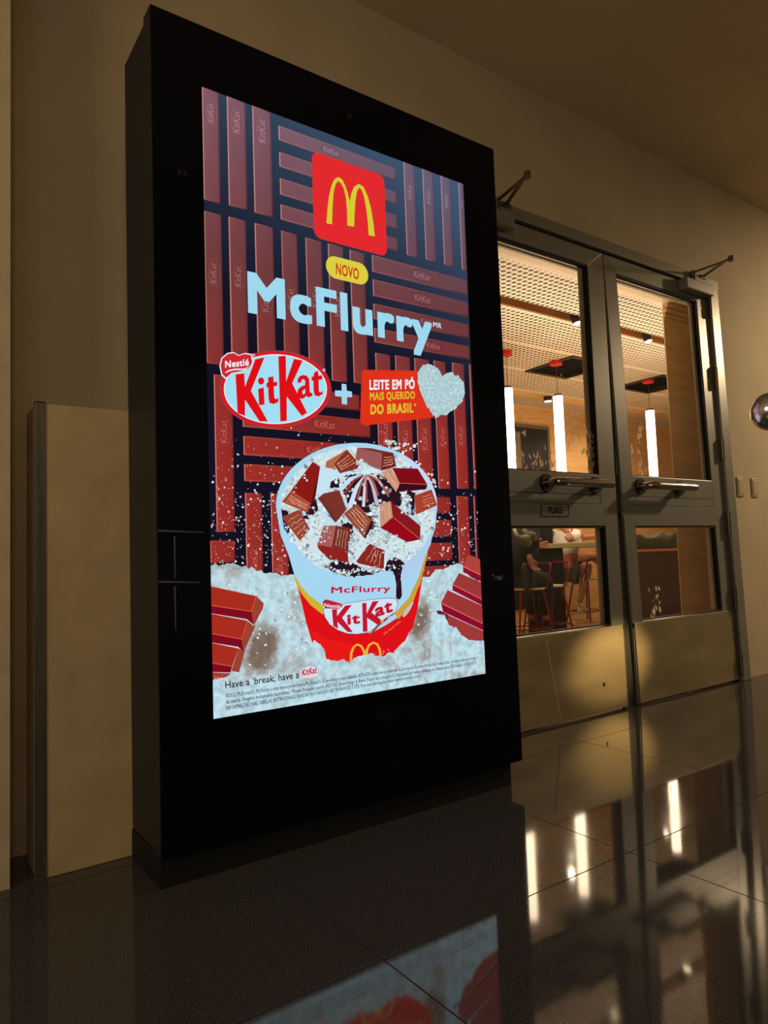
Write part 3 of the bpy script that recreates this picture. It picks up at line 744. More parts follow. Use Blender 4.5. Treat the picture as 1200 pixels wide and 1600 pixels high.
A = Art(); LAY[0] += 1
x0, z1 = U(486, 236); x1, z0 = U(604, 402)
A.wpoly(rrect(x0, z0, x1, z1, .026), (226, 42, 46))
LAY[0] += 1
A.poly(c1([(523, 573), (527, 520), (533, 470), (542, 430), (552, 405), (568, 393), (584, 402), (597, 428), (607, 458), (614, 490), (621, 455), (632, 430), (650, 420), (668, 432), (685, 470), (698, 520), (706, 570), (712, 625), (688, 620), (685, 570), (679, 520), (670, 470), (661, 444), (651, 434), (642, 450), (636, 490), (633, 540), (631, 587), (605, 583), (604, 530), (600, 480), (592, 440), (580, 418), (568, 408), (558, 424), (551, 455), (547, 510), (545, 578)]), (212, 204, 50))
A.build('logo_badge', 'rounded red badge with a yellow double arch')
A = Art(); LAY[0] += 1
x0, z1 = U(508, 397.5); x1, z0 = U(575, 448)
A.wpoly(rrect(x0, z0, x1, z1, (z1 - z0) / 2 - .0005, 14), (218, 206, 66))
LAY[0] += 1
A.text('NOVO', (524, 429), (560, 438), (524, 411), (206, 60, 16), .022)
A.build('pill_badge', 'yellow pill badge with orange lettering')
A = Art(); LAY[0] += 1
a = U(387, 489); b = U(675, 544); t_ = U(389.5, 425)
A.text('McFlurry', (a[0], a[1]), (b[0], a[1]), (a[0], t_[1]), (158, 216, 238), .036, 8, True)
A.text('MR', (676, 511), (689, 514), (676, 503), (190, 226, 240), .02)
A.build('headline_lettering', 'large pale blue headline lettering')
# oval logo
A = Art()
for i, (a, b, col) in enumerate([(87.5, 60.5, (150, 60, 70)), (86, 59, (212, 30, 36)), (80.5, 54.5, (236, 240, 246)), (79, 53, (164, 222, 242))]):
    LAY[0] += 1; A.ell(429.5, 608.5, a, b, col, 60)
LAY[0] += 1
RD = (222, 16, 22)
A.poly(c2([(168, 513), (202, 510), (205, 562), (245, 455), (281, 447), (228, 578), (294, 697), (262, 697), (205, 612), (205, 676), (176, 664)]), RD)
A.poly(c2([(335, 443), (364, 441), (366, 540), (396, 453), (430, 459), (389, 548), (447, 663), (427, 676), (368, 600), (368, 695), (343, 697), (339, 560)]), RD)
A.poly(cA([(450, 262), (498, 250), (505, 395), (458, 402)]), RD); A.ell(*cA([(475, 195)])[0], 4.9, 5.6, RD, 20)
A.poly(cA([(535, 165), (580, 155), (582, 205), (612, 200), (613, 235), (583, 240), (588, 335), (600, 350), (625, 340), (620, 375), (580, 392), (545, 380), (538, 335), (535, 250), (520, 248), (522, 215), (535, 205)]), RD)
A.poly(cA([(925, 125), (960, 105), (965, 150), (995, 145), (998, 180), (965, 185), (968, 285), (980, 292), (998, 280), (1000, 305), (965, 327), (930, 315), (922, 270), (920, 195), (905, 190), (905, 160), (922, 155)]), RD)
A.poly(cA([(785, 185), (800, 157), (830, 143), (865, 150), (885, 180), (890, 290), (912, 300), (912, 322), (880, 335), (860, 322), (830, 348), (795, 340), (782, 305), (790, 265), (820, 240), (850, 228), (850, 192), (835, 178), (820, 187), (818, 207), (788, 212)]), RD)
LAY[0] += 1
A.poly(cA([(850, 262), (830, 275), (825, 300), (840, 310), (852, 295)]), (164, 222, 242))
LAY[0] += 1
hb = [(105, 480), (112, 450), (135, 430), (160, 426), (180, 438), (205, 430), (232, 434), (238, 465), (225, 492), (190, 504), (150, 512), (128, 532), (112, 516)]
A.poly(c2(hb), (232, 232, 240)); LAY[0] += 1
A.poly(c2([(171 + (a - 171) * .93, 475 + (b - 475) * .91) for a, b in hb]), (206, 40, 52)); LAY[0] += 1
A.text('Nestlé', *c2([(127, 488), (220, 479), (127, 461)]), (236, 236, 244), .03)
A.stroke(c2([(128, 508), (140, 500), (165, 494), (200, 494), (222, 484)]), [.002, .004, .004, .004, .001], (236, 236, 244))
LAY[0] += 1
A.ell(*c2([(513, 497)])[0], 2.6, 2.8, (206, 150, 180), 12); A.ell(*c2([(238, 439)])[0], 2.6, 2.8, (206, 150, 180), 12)
A.build('oval_logo', 'red ringed oval logo on a pale blue ground')
# plus, red tag, heart
A = Art(); LAY[0] += 1
A.poly(c2([(582, 550), (600, 552), (602, 577), (622, 581), (623, 603), (603, 602), (603, 632), (583, 629), (582, 601), (556, 598), (556, 576), (582, 577)]), (160, 214, 240))
A.build('plus_sign', 'pale blue plus sign')
A = Art(); LAY[0] += 1
A.poly(cB([(132, 118), (142, 105), (160, 100), (605, 108), (745, 505), (168, 573), (150, 573), (132, 560), (118, 538), (128, 200)]), (222, 50, 26))
LAY[0] += 1
A.text('LEITE EM PÓ', *cB([(197, 272), (583, 262), (197, 186)]), (232, 236, 246), .04)
A.text('MAIS QUERIDO', *cB([(200, 360), (585, 346), (200, 292)]), (222, 186, 50), .03)
A.text('DO BRASIL', *cB([(206, 480), (572, 464), (206, 394)]), (222, 186, 50), .04)
A.text('*', *cB([(575, 420), (595, 420), (575, 388)]), (222, 186, 50), .02)
A.build('red_tag', 'orange red tag with three lines of lettering')
A = Art(); LAY[0] += 1
hp = jag(cB([(760, 512), (680, 400), (640, 310), (608, 200), (610, 120), (650, 60), (690, 45), (740, 60), (790, 100), (820, 160), (845, 135), (890, 120), (950, 150), (1000, 210), (1010, 290), (985, 370), (930, 430), (860, 475), (762, 512)]), .9, 2.2)
A.poly(hp, (170, 200, 206))
LAY[0] += 1; k = 0
while k < 700:
    p = (random.uniform(648, 728), random.uniform(565, 656))
    if inside(p, hp): A.blob(p[0], p[1], random.uniform(.6, 1.7), random.choice([(196, 228, 236), (176, 208, 216), (158, 184, 180), (214, 238, 240), (184, 214, 214)]), 5); k += 1
A.build('powder_heart', 'heart made of pale powder')
# foot print
A = Art(); LAY[0] += 1
INK = (28, 34, 52)
A.text("Have a 'break, have a", (351, 1075.5), (466, 1059), (351, 1064.5), INK, .012)
for st, bl, br, tl in [("©2023 McDonald's. McFlurry é uma marca propriedade McDonald's Corporation e seus afiliados. KITKAT® é uma marca registrada da Société des Produits Nestlé S.A. Vevey, Suíça. Uso autorizado pelo titular", (352, 1090), (743, 1030), (352, 1083.5)),
                       ("da marca. Imagens meramente ilustrativas. *Fonte: Pesquisa quanti (NESTLÉ, Brand Image & Brand Desire de Leites/2021). Disponível por tempo limitado nos Restaurantes McDonald's. CONSULTE", (352, 1099.5), (743, 1037.5), (352, 1093)),
                       ("INFORMAÇÕES NAS TABELAS NUTRICIONAIS FIXADAS NOS NOSSOS RESTAURANTES E SITE. Para mais informações, acesse www.mcdonalds.com.br", (352, 1109.5), (656, 1058), (352, 1103))]:
    A.text(st, bl, br, tl, (40, 54, 78), .012, 1)
A.ell(482, 1050, 14, 9.5, (226, 214, 228), 24, -.15)
LAY[0] += 1
A.text('KitKat', (471, 1056), (494, 1051), (471, 1046), (196, 20, 50), .03)
A.build('small_print', 'dark handwritten slogan and tiny print')

# ------------------------------------------------------------------ doors
LF = 2.27  # leaf face


def sh(x, y, z): return (x + lean(z), y, z)


fr = MB()
FH = 2.455
fr.box((1.96, 2.25, 2.395), (4.205, 2.40, FH))
fr.box((1.96, 2.25, 0), (2.03, 2.40, FH))
fr.box((4.105, 2.25, 0), (4.195, 2.40, 2.40), fn=sh)
struct('trim_1', fr, m_alu, 'greige aluminium frame around the double glazed doors', 'door frame', bevel=.004)
MB_g = MB(); MB_g.box((2.03, 2.285, 2.383), (4.10, 2.33, 2.396)); MB_g.box((4.088, 2.285, 0), (4.106, 2.33, 2.39), fn=sh)
struct('trim_2', MB_g, m_gap, 'dark rubber gap between the door leaves and their frame', 'door gap')


def door(name, label, x0, x1, panes, f, stile_x):
    """x0,x1 leaf; panes list of (xa,xb,za,zb)"""
    t, bk = LF, LF + .045
    mb = MB(); top = 2.386
    (ua, ub, uz0, uz1), (la, lb, lz0, lz1) = panes
    # top rail, stiles, mid rail, bottom: built as mitred boards
    def brd(pts):
        v = [f(a, t, z) for a, z in pts] + [f(a, bk, z) for a, z in pts]; n = len(pts)
        mb.add(v, [tuple(range(n)), tuple(range(n, 2 * n))[::-1]] + [(i, (i + 1) % n, n + (i + 1) % n, n + i) for i in range(n)])
    g = .0009
    brd([(x0, top), (x1, top), (ub + g, uz1 + g * 0), (ua - g, uz1)])
    brd([(x0, top - g * 2), (ua - g * 2, uz1), (ua, uz0), (la, lz1), (la, .40), (x0, .40)])
    brd([(x1, top - g * 2), (x1, .40), (lb, .40), (lb, lz1), (ub, uz0), (ub + g * 2, uz1)])
    brd([(ua, uz0), (ub, uz0), (lb, lz1), (la, lz1)])
    brd([(x0, .425), (x1, .425), (x1, .01), (x0, .01)])
    root = mb.build(name, m_alu, None, .0015)
    tag(root, label, 'door', kind='structure')
    # glazing gasket
    ga = MB()
    for (a, b, z0, z1) in panes:
        e = .010
        for q in ((a, z1 - e, b, z1), (a, z0, b, z0 + e * .6), (a, z0, a + e * .6, z1), (b - e, z0, b, z1)):
            ga.box((q[0], t + .004, q[1]), (q[2], t + .03, q[3]), fn=f)
    ga.build('gasket', m_gap, root)
    bd = MB()
    a, b, z0, z1 = panes[0]; bd.box((a, t + .026, z1 - .03), (b, t + .04, z1 - .016), fn=f); bd.box((b - .035, t + .028, z0), (b - .012, t + .04, z1), fn=f)
    a, b, z0, z1 = panes[1]; bd.box((b - .035, t + .028, z0), (b - .012, t + .04, z1), fn=f)
    tag(bd.build('glazing_bead', mat('bead', (190, 176, 146), .4), root), 'pale bead inside the glass')
    for (a, b, z0, z1) in panes:
        MB().box((a + .001, t + .016, z0 + .001), (b - .001, t + .022, z1 - .001), fn=f).build('glass_pane', m_glass, root)
    kp = MB().box((x0 + .012, t - .004, .012), (x1 - .012, t - .0002, .424), fn=f)
    tag(kp.build('kick_plate', m_steel, root, .001), 'dented stainless steel kick plate')
    # access panel outline on the mid rail
    al = MB(); xa, xb = ua + .02, ub + .0
    al.box((ua - .02, t - .0006, 1.088), (xb, t + .001, 1.092), fn=f); al.box((xb - .004, t - .0006, 1.045), (xb, t + .001, 1.092), fn=f); al.box((ua - .02, t - .0006, 1.0435), (xb, t + .001, 1.0455), fn=f)
    al.build('panel_groove', m_gap, root)
    return root


def handle(root, xa, xb, z):
    h = MB()
    for x in (xa, xb): h.tube([(x, LF - .001, z), (x, LF - .012, z)], [.045, .042], 28)
    o = h.build('handle', m_rose, root); tag(o, 'chrome horizontal pull handle with round roses')
    b = MB(); y = LF - .078
    b.tube([(xa, LF - .008, z), (xa, LF - .045, z), (xa + .004, y + .012, z), (xa + .018, y, z), (xa + .05, y, z), (xb + .0, y, z), (xb + .03, y, z), (xb + .035, y, z)], .021, 16)
    b.tube([(xb, LF - .008, z), (xb, y, z)], .018, 16)
    b.build('bar', m_chrome, o)
    return o


f1 = lambda x, y, z: (x, y, z)
dl = door('door_1', 'left glazed aluminium door leaf with the small lettered sign plate, beside the totem', 2.04, 3.094,
          [(2.20, 2.965, 1.193, 2.295), (2.20, 2.992, .432, .932)], f1, None)
dr = door('door_2', 'right glazed aluminium door leaf hung on the hinges by the switches', 3.101, 4.086,
          [(3.200, 3.978, 1.200, 2.300), (3.192, 3.975, .432, .932)], sh, None)
handle(dl, 2.562, 2.925, 1.137); handle(dr, 3.30, 3.665, 1.143)
# meeting strip (leaves a widening gap towards the floor)
ms = MB(); ms.add([(3.08, 2.283, .0), (3.20, 2.283, .0), (3.12, 2.283, 2.386), (3.08, 2.283, 2.386), (3.08, 2.30, .0), (3.20, 2.30, .0), (3.12, 2.30, 2.386), (3.08, 2.30, 2.386)],
                  [(0, 1, 2, 3), (7, 6, 5, 4), (0, 4, 5, 1), (1, 5, 6, 2), (2, 6, 7, 3), (3, 7, 4, 0)])
struct('trim_3', ms, m_alu_d, 'dark grey meeting strip between the two door leaves', 'door strip')
lk = MB(); lk.box((3.114, 2.276, 1.20), (3.126, 2.284, 1.33)); lk.build('lock_slot', m_gap, dl)
lk = MB().box((3.118, 2.262, .975), (3.135, 2.283, 1.005)); lk.build('latch', m_hinge, dl)
# sign plate
sg = MB(); sg.box((2.517, LF - .003, .978), (2.712, LF - .0003, 1.037)); so = sg.build('sign_plate', m_alu, dl)
bd = MB()
for q in ((2.517, 1.0345, 2.712, 1.037), (2.517, .978, 2.712, .9805), (2.517, .978, 2.5195, 1.037), (2.7095, .978, 2.712, 1.037)): bd.box((q[0], LF - .0045, q[1]), (q[2], LF - .003, q[3]))
bd.build('sign_border', m_gap, so)
vs, ps, wd, cap = glyphs('PUXE', .01, 4)
tx = MB(); sx = .095 / wd; sz = .032 / cap
tx.add([(2.566 + v[0] * sx, LF - .0040, .9915 + v[1] * sz) for v in vs], ps); tx.build('lettering', m_gap, so)
# bullet-like dent on left kick plate
MB().sphere((2.905, LF - .004, .145), (.008, .003, .012), 10).build('dent', m_gap, dl)
# vertical scratch marks
sc_ = MB(); sc_.add([(2.50, LF - .0046, .40), (2.506, LF - .0046, .40), (2.58, LF - .0046, .03), (2.574, LF - .0046, .03)], [(0, 1, 2, 3)])
sc_.build('scratch', mat('scratch', (200, 190, 165), .5), dl)
# hinges
for z0, z1 in ((2.335, 2.215), (1.90, 1.775), (1.455, 1.335), (1.01, .885), (.562, .433), (.16, .04)):
    xh = 4.094 + lean((z0 + z1) / 2); zm = (z0 + z1) / 2
    hb_ = MB(); hb_.tube([(xh, 2.252, z1), (xh, 2.252, zm - .003)], .0115, 14); hb_.tube([(xh, 2.252, zm + .003), (xh, 2.252, z0)], .0115, 14); hb_.tube([(xh, 2.252, z1 - .008), (xh, 2.252, z0 + .008)], .007, 10)
    hb_.build('hinge', m_hinge, dr)
rod = MB(); rod.tube([(4.094 + lean(.03), 2.256, .03), (4.094 + lean(.9), 2.256, .9)], .006, 8); rod.build('hinge_rod', m_hinge, dr)


# door closers
def closer(root, bx0, bx1, tip, elbow, piv, z):
    b = MB(); b.box((bx0, LF - .060, z - .115), (bx1, LF - .001, z - .05)); o = b.build('door_closer', m_alu, root, .006)
    a = MB()
    def arm(p, q, wd, zz):
        p, q = Vector(p), Vector(q); d = (q - p).normalized(); n = Vector((-d.y, d.x))
        a.add([(*(p + n * wd), zz), (*(q + n * wd), zz), (*(q - n * wd), zz), (*(p - n * wd), zz), (*(p + n * wd), zz + .006), (*(q + n * wd), zz + .006), (*(q - n * wd), zz + .006), (*(p - n * wd), zz + .006)],
              [(3, 2, 1, 0), (4, 5, 6, 7), (0, 1, 5, 4), (1, 2, 6, 5), (2, 3, 7, 6), (3, 0, 4, 7)])
    arm(piv, tip, .008, z); arm(elbow, tip, .008, z + .008)
    a.tube([(tip[0], tip[1], z - .01), (tip[0], tip[1], z + .02)], .014, 12)
    a.tube([(piv[0], piv[1], z - .05), (piv[0], piv[1], z + .012)], .014, 12)
    a.box((elbow[0] - .03, elbow[1], z - .004), (elbow[0] + .03, 2.26, z + .018))
    a.build('closer_arm', m_hinge, o)
    return o


closer(dr, 3.79, 4.08, (3.912, 2.010), (4.03, 2.245), (3.90, 2.235), 2.438)
closer(dl, 2.10, 2.375, (2.250, 2.010), (2.36, 2.245), (2.29, 2.235), 2.438)

# foliage reflections on the panes, shaped as pale leaf flecks
def leaves(root, regions, y, f=f1):
    mb = MB()
    for (px, py, sx_, sy_, n, smin, smax) in regions:
        smin *= 1.5; smax *= 1.5
        for i in range(n):
            c_ = AT(px + random.gauss(0, sx_), py + random.gauss(0, sy_), y)
            a = random.gauss(1.4, .5); l = random.uniform(smin, smax); wd = l * random.uniform(.25, .45)
            d = Vector((math.cos(a), 0, math.sin(a))); n_v = Vector((-d.z, 0, d.x))
            mb.add([c_ - d * l, c_ - d * l * .2 + n_v * wd, c_ + d * l, c_ - d * l * .2 - n_v * wd], [(0, 1, 2, 3)])
    o = mb.build('leaf_reflection', m_leaf_refl, root); o['kind'] = 'stuff'; o['label'] = 'small white leaf flecks imitating reflections on the glass'
    return o


leaves(dl, [(893, 665, 6, 12, 14, .006, .018), (918, 695, 9, 22, 34, .006, .020), (845, 724, 14, 8, 26, .006, .016), (815, 700, 4, 24, 14, .006, .014), (868, 660, 25, 30, 16, .004, .011), (925, 735, 8, 8, 8, .006, .016), (892, 640, 8, 8, 6, .006, .012)], 2.2855)
leaves(dr, [(1000, 672, 3, 5, 6, .008, .018), (999, 690, 1.5, 10, 6, .006, .014), (990, 705, 4, 6, 10, .006, .014), (1001, 722, 2, 14, 9, .006, .016), (1000, 730, 5, 6, 6, .010, .018)], 2.2855)
leaves(dr, [(1026, 958, 4, 4, 6, .012, .02), (1026, 935, 4, 6, 8, .004, .010), (1026, 920, 5, 2, 5, .006, .012)], 2.2855)

# wall switches
for i, (xa, xb, lab) in enumerate(((4.322, 4.397, 'beige rectangular wall plate nearer the door hinges'), (4.498, 4.572, 'beige rectangular wall plate farther from the door hinges'))):
    s_ = MB().box((xa, WY - .007, 1.115), (xb, WY, 1.238)).build('wall_switch', m_plate, None, .004)
    tag(s_, lab, 'wall switch', 'blank wall plates right of the doors')
    MB().box((xa + .012, WY - .0095, 1.13), (xb - .012, WY - .006, 1.223)).build('cover', m_plate, s_, .002)

# chrome ball rail at right edge
d = rayd(1204.5, 643) * 1.75; bc = Vector((d.x, d.y, d.z + CH)); R_ = .0475
rr = Vector((math.cos(YAW), -math.sin(YAW), 0))
th = thing('barrier_rail', 'shiny chrome ball end of a barrier rail at the right edge of the picture', 'barrier', (bc.x + rr.x * .5, bc.y + rr.y * .5, 0))
off = Vector((-th.location.x, -th.location.y, 0))
m_ball = mat('ball_chrome', (235, 235, 240), .22, 1.0)
MB().sphere(bc + off, R_, 40).build('ball_finial', m_ball, th)
MB().tube([bc + off, bc + rr * .5 + off], .016, 16).build('rail', m_chrome, th)
pb = bc + rr * .5 + off
MB().tube([(pb.x, pb.y, 0.0), (pb.x, pb.y, .012), (pb.x, pb.y, .02)], [.15, .15, .12], 32).tube([(pb.x, pb.y, .02), (pb.x, pb.y, pb.z + .03)], .022, 20).build('post', m_chrome, th)

# ------------------------------------------------------------------ shop interior
CZ = 2.63
struct('floor_shop', MB().box((1.0, 2.33, -.1), (10.5, 6.0, .0)), m_floor_in, 'pale tan tiled floor inside the shop', 'floor')
struct('wall_shop_back', MB().box((1.0, 5.97, 0), (10.5, 6.1, 2.9)), m_ply, 'plywood clad back wall inside the shop')
struct('wall_shop_left', MB().box((.9, 2.42, 0), (1.0, 6.1, 2.9)), m_ply, 'plywood clad left wall inside the shop')
struct('wall_shop_right', MB().box((10.5, 2.42, 0), (10.6, 6.1, 2.9)), m_ply, 'plywood clad right wall inside the shop')
px_ = AT(1050, 700, 2.93).x
pt = MB(); pt.box((px_, 2.93, 0), (10.5, 2.937, 2.62))
struct('wall_partition', pt, m_ply2, 'plywood partition seen through the right door leaf')
cm = MB()
for z0, z1, dd in ((2.52, 2.548, .012), (2.552, 2.585, .024), (2.59, 2.625, .036)): cm.box((px_ + .0, 2.93 - dd, z0), (10.5, 2.93, z1))
struct('trim_4', cm, m_soffit, 'pale stepped moulding on top of the plywood partition', 'moulding')
struct('ceiling_soffit', MB().box((1.0, 2.42, 2.62), (10.5, 2.925, 2.9)), m_soffit, 'pale wooden soffit just inside the doors', 'ceiling')
pc = MB(); pc.box((1.0, 2.93, CZ), (10.5, 3.44, CZ + .02))
for x0, y0, x1, y1 in ((1.0, 3.57, 5.17, 4.18), (1.0, 4.18, 5.17, 4.78), (5.17, 3.57, 10.5, 4.18), (5.79, 4.18, 6.6, 4.78), (7.22, 4.18, 10.5, 4.78), (1.0, 4.78, 10.5, 5.40)): pc.box((x0, y0, CZ), (x1, y1, CZ + .02))
struct('ceiling_panels', pc, m_perf, 'perforated wooden ceiling panels inside the shop', 'ceiling')
struct('ceiling_panel_far', MB().box((1.0, 5.60, CZ), (10.5, 5.97, CZ + .02)), m_perf, 'perforated wooden ceiling strip along the shop back wall', 'ceiling')
struct('ceiling_channel', MB().box((1.0, 3.44, 2.70), (10.5, 3.57, 2.9)).box((1.0, 3.565, 2.64), (10.5, 3.575, 2.9)).box((1.0, 3.435, 2.64), (10.5, 3.445, 2.9)), m_slot, 'brown recessed ceiling channel that holds the spotlights', 'ceiling')
struct('ceiling_band', MB().box((1.0, 5.40, CZ - .004), (10.5, 5.60, CZ + .02)), m_ply, 'plain wooden ceiling band between perforated panels', 'ceiling')
struct('ceiling_void', MB().box((1.0, 2.95, 2.92), (10.5, 6.0, 2.95)), m_gap, 'dark void above the perforated ceiling', 'ceiling')
# dark doorway on back wall
dk = MB(); a = AT(812, 668, 5.95).x; b = AT(856, 700, 5.95).x
dk.box((a - .9, 5.955, .15), (b, 5.97, 2.36)); root = struct('door_3', dk, m_tabblack, 'black door on the plywood back wall of the shop', 'door')
ff = MB(); ff.box((a - .14, 5.945, 2.36), (b + .04, 5.97, 2.40)); ff.box((b, 5.945, .0), (b + .04, 5.97, 2.36)); ff.box((a - .14, 5.945, 1.2), (a, 5.956, 2.30)); ff.build('door_lining', mat('lining', (96, 84, 66), .5), root)
struct('trim_5', MB().box((px_ * 0 + 1.0, 5.955, 0), (a - .9, 5.97, .1)), m_ply2, 'low skirting board of the shop back wall', 'skirting')

# ceiling cassettes
for i, (xa, lab) in enumerate(((5.17, 'black square ceiling vent beside the middle tube lamp'), (6.60, 'black square ceiling vent beside the tube lamp of the right door'))):
    cv = thing('ceiling_vent', lab, 'ceiling vent', (xa + .31, 4.48, CZ), 0, 'black square vents in the shop ceiling')
    g = MB()
    for q in ((-.31, -.30, -.27, .30), (.27, -.30, .31, .30), (-.27, -.30, .27, -.26), (-.27, .26, .27, .30)): g.box((q[0], q[1], -.012), (q[2], q[3], .10))
    g.build('frame', m_grille, cv)
    g = MB().box((-.28, -.27, .06), (.28, .27, .07))
    for k in range(9): g.box((-.27, -.24 + k * .058, .02), (.27, -.235 + k * .058, .06))
    g.build('grille', m_grille, cv)
# spotlights in the channel
for xs, lab in ((4.37, 'small black spotlight over the left door leaf, in the ceiling channel'), (5.30, 'small pale spotlight over the right door leaf, in the ceiling channel')):
    sp_ = thing('spotlight', lab, 'spotlight', (xs, 3.505, 2.70), 0, 'spotlights in the ceiling channel')
    MB().tube([(0, 0, 0), (0, 0, -.03)], .03, 16).tube([(0, 0, -.02), (.012, -.02, -.11)], .034, 20).build('housing', m_blackp, sp_)
    MB().tube([(.012, -.02, -.1095), (.0125, -.0208, -.114)], .031, 20).build('lens', m_lens, sp_)
    lamp('spot_beam', 'SPOT', (xs + .02, 3.47, 2.55), 8, (1, .86, .6), (xs + .1, 3.0, 0), .03, 80, .6)
sp_ = thing('spotlight', 'tiny black spotlight on the far ceiling band, left of the middle tube lamp', 'spotlight', (AT(856, 619, 5.45).x, 5.45, CZ - .004), 0)
MB().tube([(0, 0, 0), (0, 0, -.055)], .05, 18).build('housing', m_blackp, sp_)
MB().tube([(0, 0, -.0552), (0, 0, -.058)], .042, 18).build('lens', m_lens, sp_)
# tube lamps
zt = 2.29
for px, pc_, lab in ((793.5, 790, 'glowing white tube lamp hanging at the totem edge, leftmost of the three'), (871.5, 866, 'glowing white tube lamp hanging in the middle of the left door leaf'), (1014, 1011, 'glowing white tube lamp seen through the right door leaf')):
    p = AT(px, 620, 4.40)
    tl_ = thing('tube_pendant_lamp', lab, 'pendant lamp', (p.x, 4.40, CZ), 0, 'hanging tube lamps in the shop')
    MB().tube([(0, 0, 0), (0, 0, -.035)], .058, 24).build('canopy', m_redc, tl_)
    MB().tube([(0, 0, -.035), (0, 0, zt - CZ + .02)], .0028, 6).build('cord', m_red, tl_)
    MB().tube([(0, 0, zt - CZ + .022), (0, 0, zt - CZ)], .034, 20).build('cap', m_alu_d, tl_)
    MB().tube([(0, 0, zt - CZ), (0, 0, zt - CZ - 1.24)], .044, 24).build('tube', m_tube, tl_)

# high table
tb = thing('high_table', 'long pale high table on a broad black pedestal inside the shop', 'table', (5.65, 5.0, 0))
MB().box((-.30, -.14, .856), (1.55, .30, .905)).build('tabletop', m_tabtop, tb, .004)
MB().box((AT(835, 920, 4.99).x - 5.65, -.01, .0), (AT(883, 920, 4.99).x - 5.65, .10, .856)).build('pedestal', m_tabblack, tb, .004)


def stool(loc, rz, label):
    s_ = thing('bar_stool', label, 'stool', loc, rz, 'red wire bar stools at the high table')
    MB().tube([(0, 0, .475), (0, 0, .492)], [.165, .175], 28).build('seat', m_cream, s_)
    for sx_ in (-1, 1):
        for sy_ in (-1, 1):
            MB().tube([(sx_ * .11, sy_ * .11, .478), (sx_ * .18, sy_ * .18, 0)], .0095, 8).build('leg', m_red, s_)
    q = .163; MB().tube([(-q, -q, .12), (q, -q, .12), (q, q, .12), (-q, q, .12), (-q, -q, .12)], .006, 8).build('footrest', m_red, s_)
    MB().tube([(-.16, -.12, .48), (-.175, -.15, .60), (-.17, -.17, .70), (-.14, -.175, .715), (.14, -.175, .715), (.17, -.17, .70), (.175, -.15, .60), (.16, -.12, .48)], .0095, 8).build('backrest', m_red, s_)
    return s_


p1 = AT(822, 905, 4.62); stool((p1.x, 4.62, 0), 1.2, 'red wire bar stool beside the totem, under the dark-clothed person')
p2 = AT(850, 905, 4.80); stool((p2.x, 4.78, 0), 1.3, 'empty red wire bar stool in front of the black table pedestal')
p3 = AT(917, 905, 5.42); stool((p3.x, 5.42, 0), -.05, 'red wire bar stool under the person in the white T-shirt')

# dark bench and cushion
bx = AT(990, 900, 4.2).x; bx2 = 7.3
bn = thing('bench', 'dark brown block bench behind the lower pane of the right door', 'bench', (bx, 4.2, 0))
MB().box((0, 0, 0), (bx2 - bx, .22, .785)).build('base', m_brown, bn, .004)
MB().box((-.01, -.012, .785), (bx2 - bx + .01, .23, .812)).build('seat', mat('bench_lip', (176, 120, 70), .5), bn, .004)


def heap(name, label, cat, c0, sx_, sy_, hz, m, ph=0):
    vs = []; fs = []; nx, ny = 26, 12
    for i in range(nx + 1):
        for j in range(ny + 1):
            u = i / nx; v = j / ny; e = (1 - (2 * v - 1) ** 4) * (1 - (2 * u - 1) ** 6)
            z = hz * e ** .5 * (.82 + .13 * math.sin(u * 9 + v * 4 + ph) + .08 * math.sin(u * 23 - v * 9)) - .0
            vs.append((u * sx_, v * sy_, z))
    for i in range(nx):
        for j in range(ny):
            a = i * (ny + 1) + j; fs.append((a, a + ny + 1, a + ny + 2, a + 1))
    k = len(vs); bnd = [i * (ny + 1) for i in range(nx + 1)] + [nx * (ny + 1) + j for j in range(1, ny + 1)] + [i * (ny + 1) + ny for i in range(nx - 1, -1, -1)] + [j for j in range(ny - 1, 0, -1)]
    fs.append(tuple(bnd))
    mb = MB(); mb.add(vs, fs, 0, True); o = mb.build(name, m, None, loc=c0); tag(o, label, cat); return o


heap('draped_blanket', 'crumpled olive green cloth lying on the dark brown bench', 'blanket', (bx + .0, 4.21, .812), 1.2, .20, .175, m_olive)
heap('pillow', 'pale green cushion resting on the olive cloth, beside the door stile', 'cushion', (bx + .0, 4.25, .955), .16, .14, .13, m_sage, 2)


# ------------------------------------------------------------------ people
def skin(name, verts, edges, radii, m, parent, sub=2):
    me = bpy.data.meshes.new(name); me.from_pydata([tuple(v) for v in verts], edges, []); me.materials.append(m)
    o = bpy.data.objects.new(name, me); COL.objects.link(o); o.parent = parent
    md = o.modifiers.new('skin', 'SKIN'); md.use_smooth_shade = True
    if not me.skin_vertices: me.skin_vertices.new()
    for i, r in enumerate(radii):
        sv = me.skin_vertices[0].data[i]
        sv.radius = (r, r) if not isinstance(r, tuple) else r; sv.use_root = (i == 0)
    s_ = o.modifiers.new('sub', 'SUBSURF'); s_.levels = sub; s_.render_levels = sub
    return o


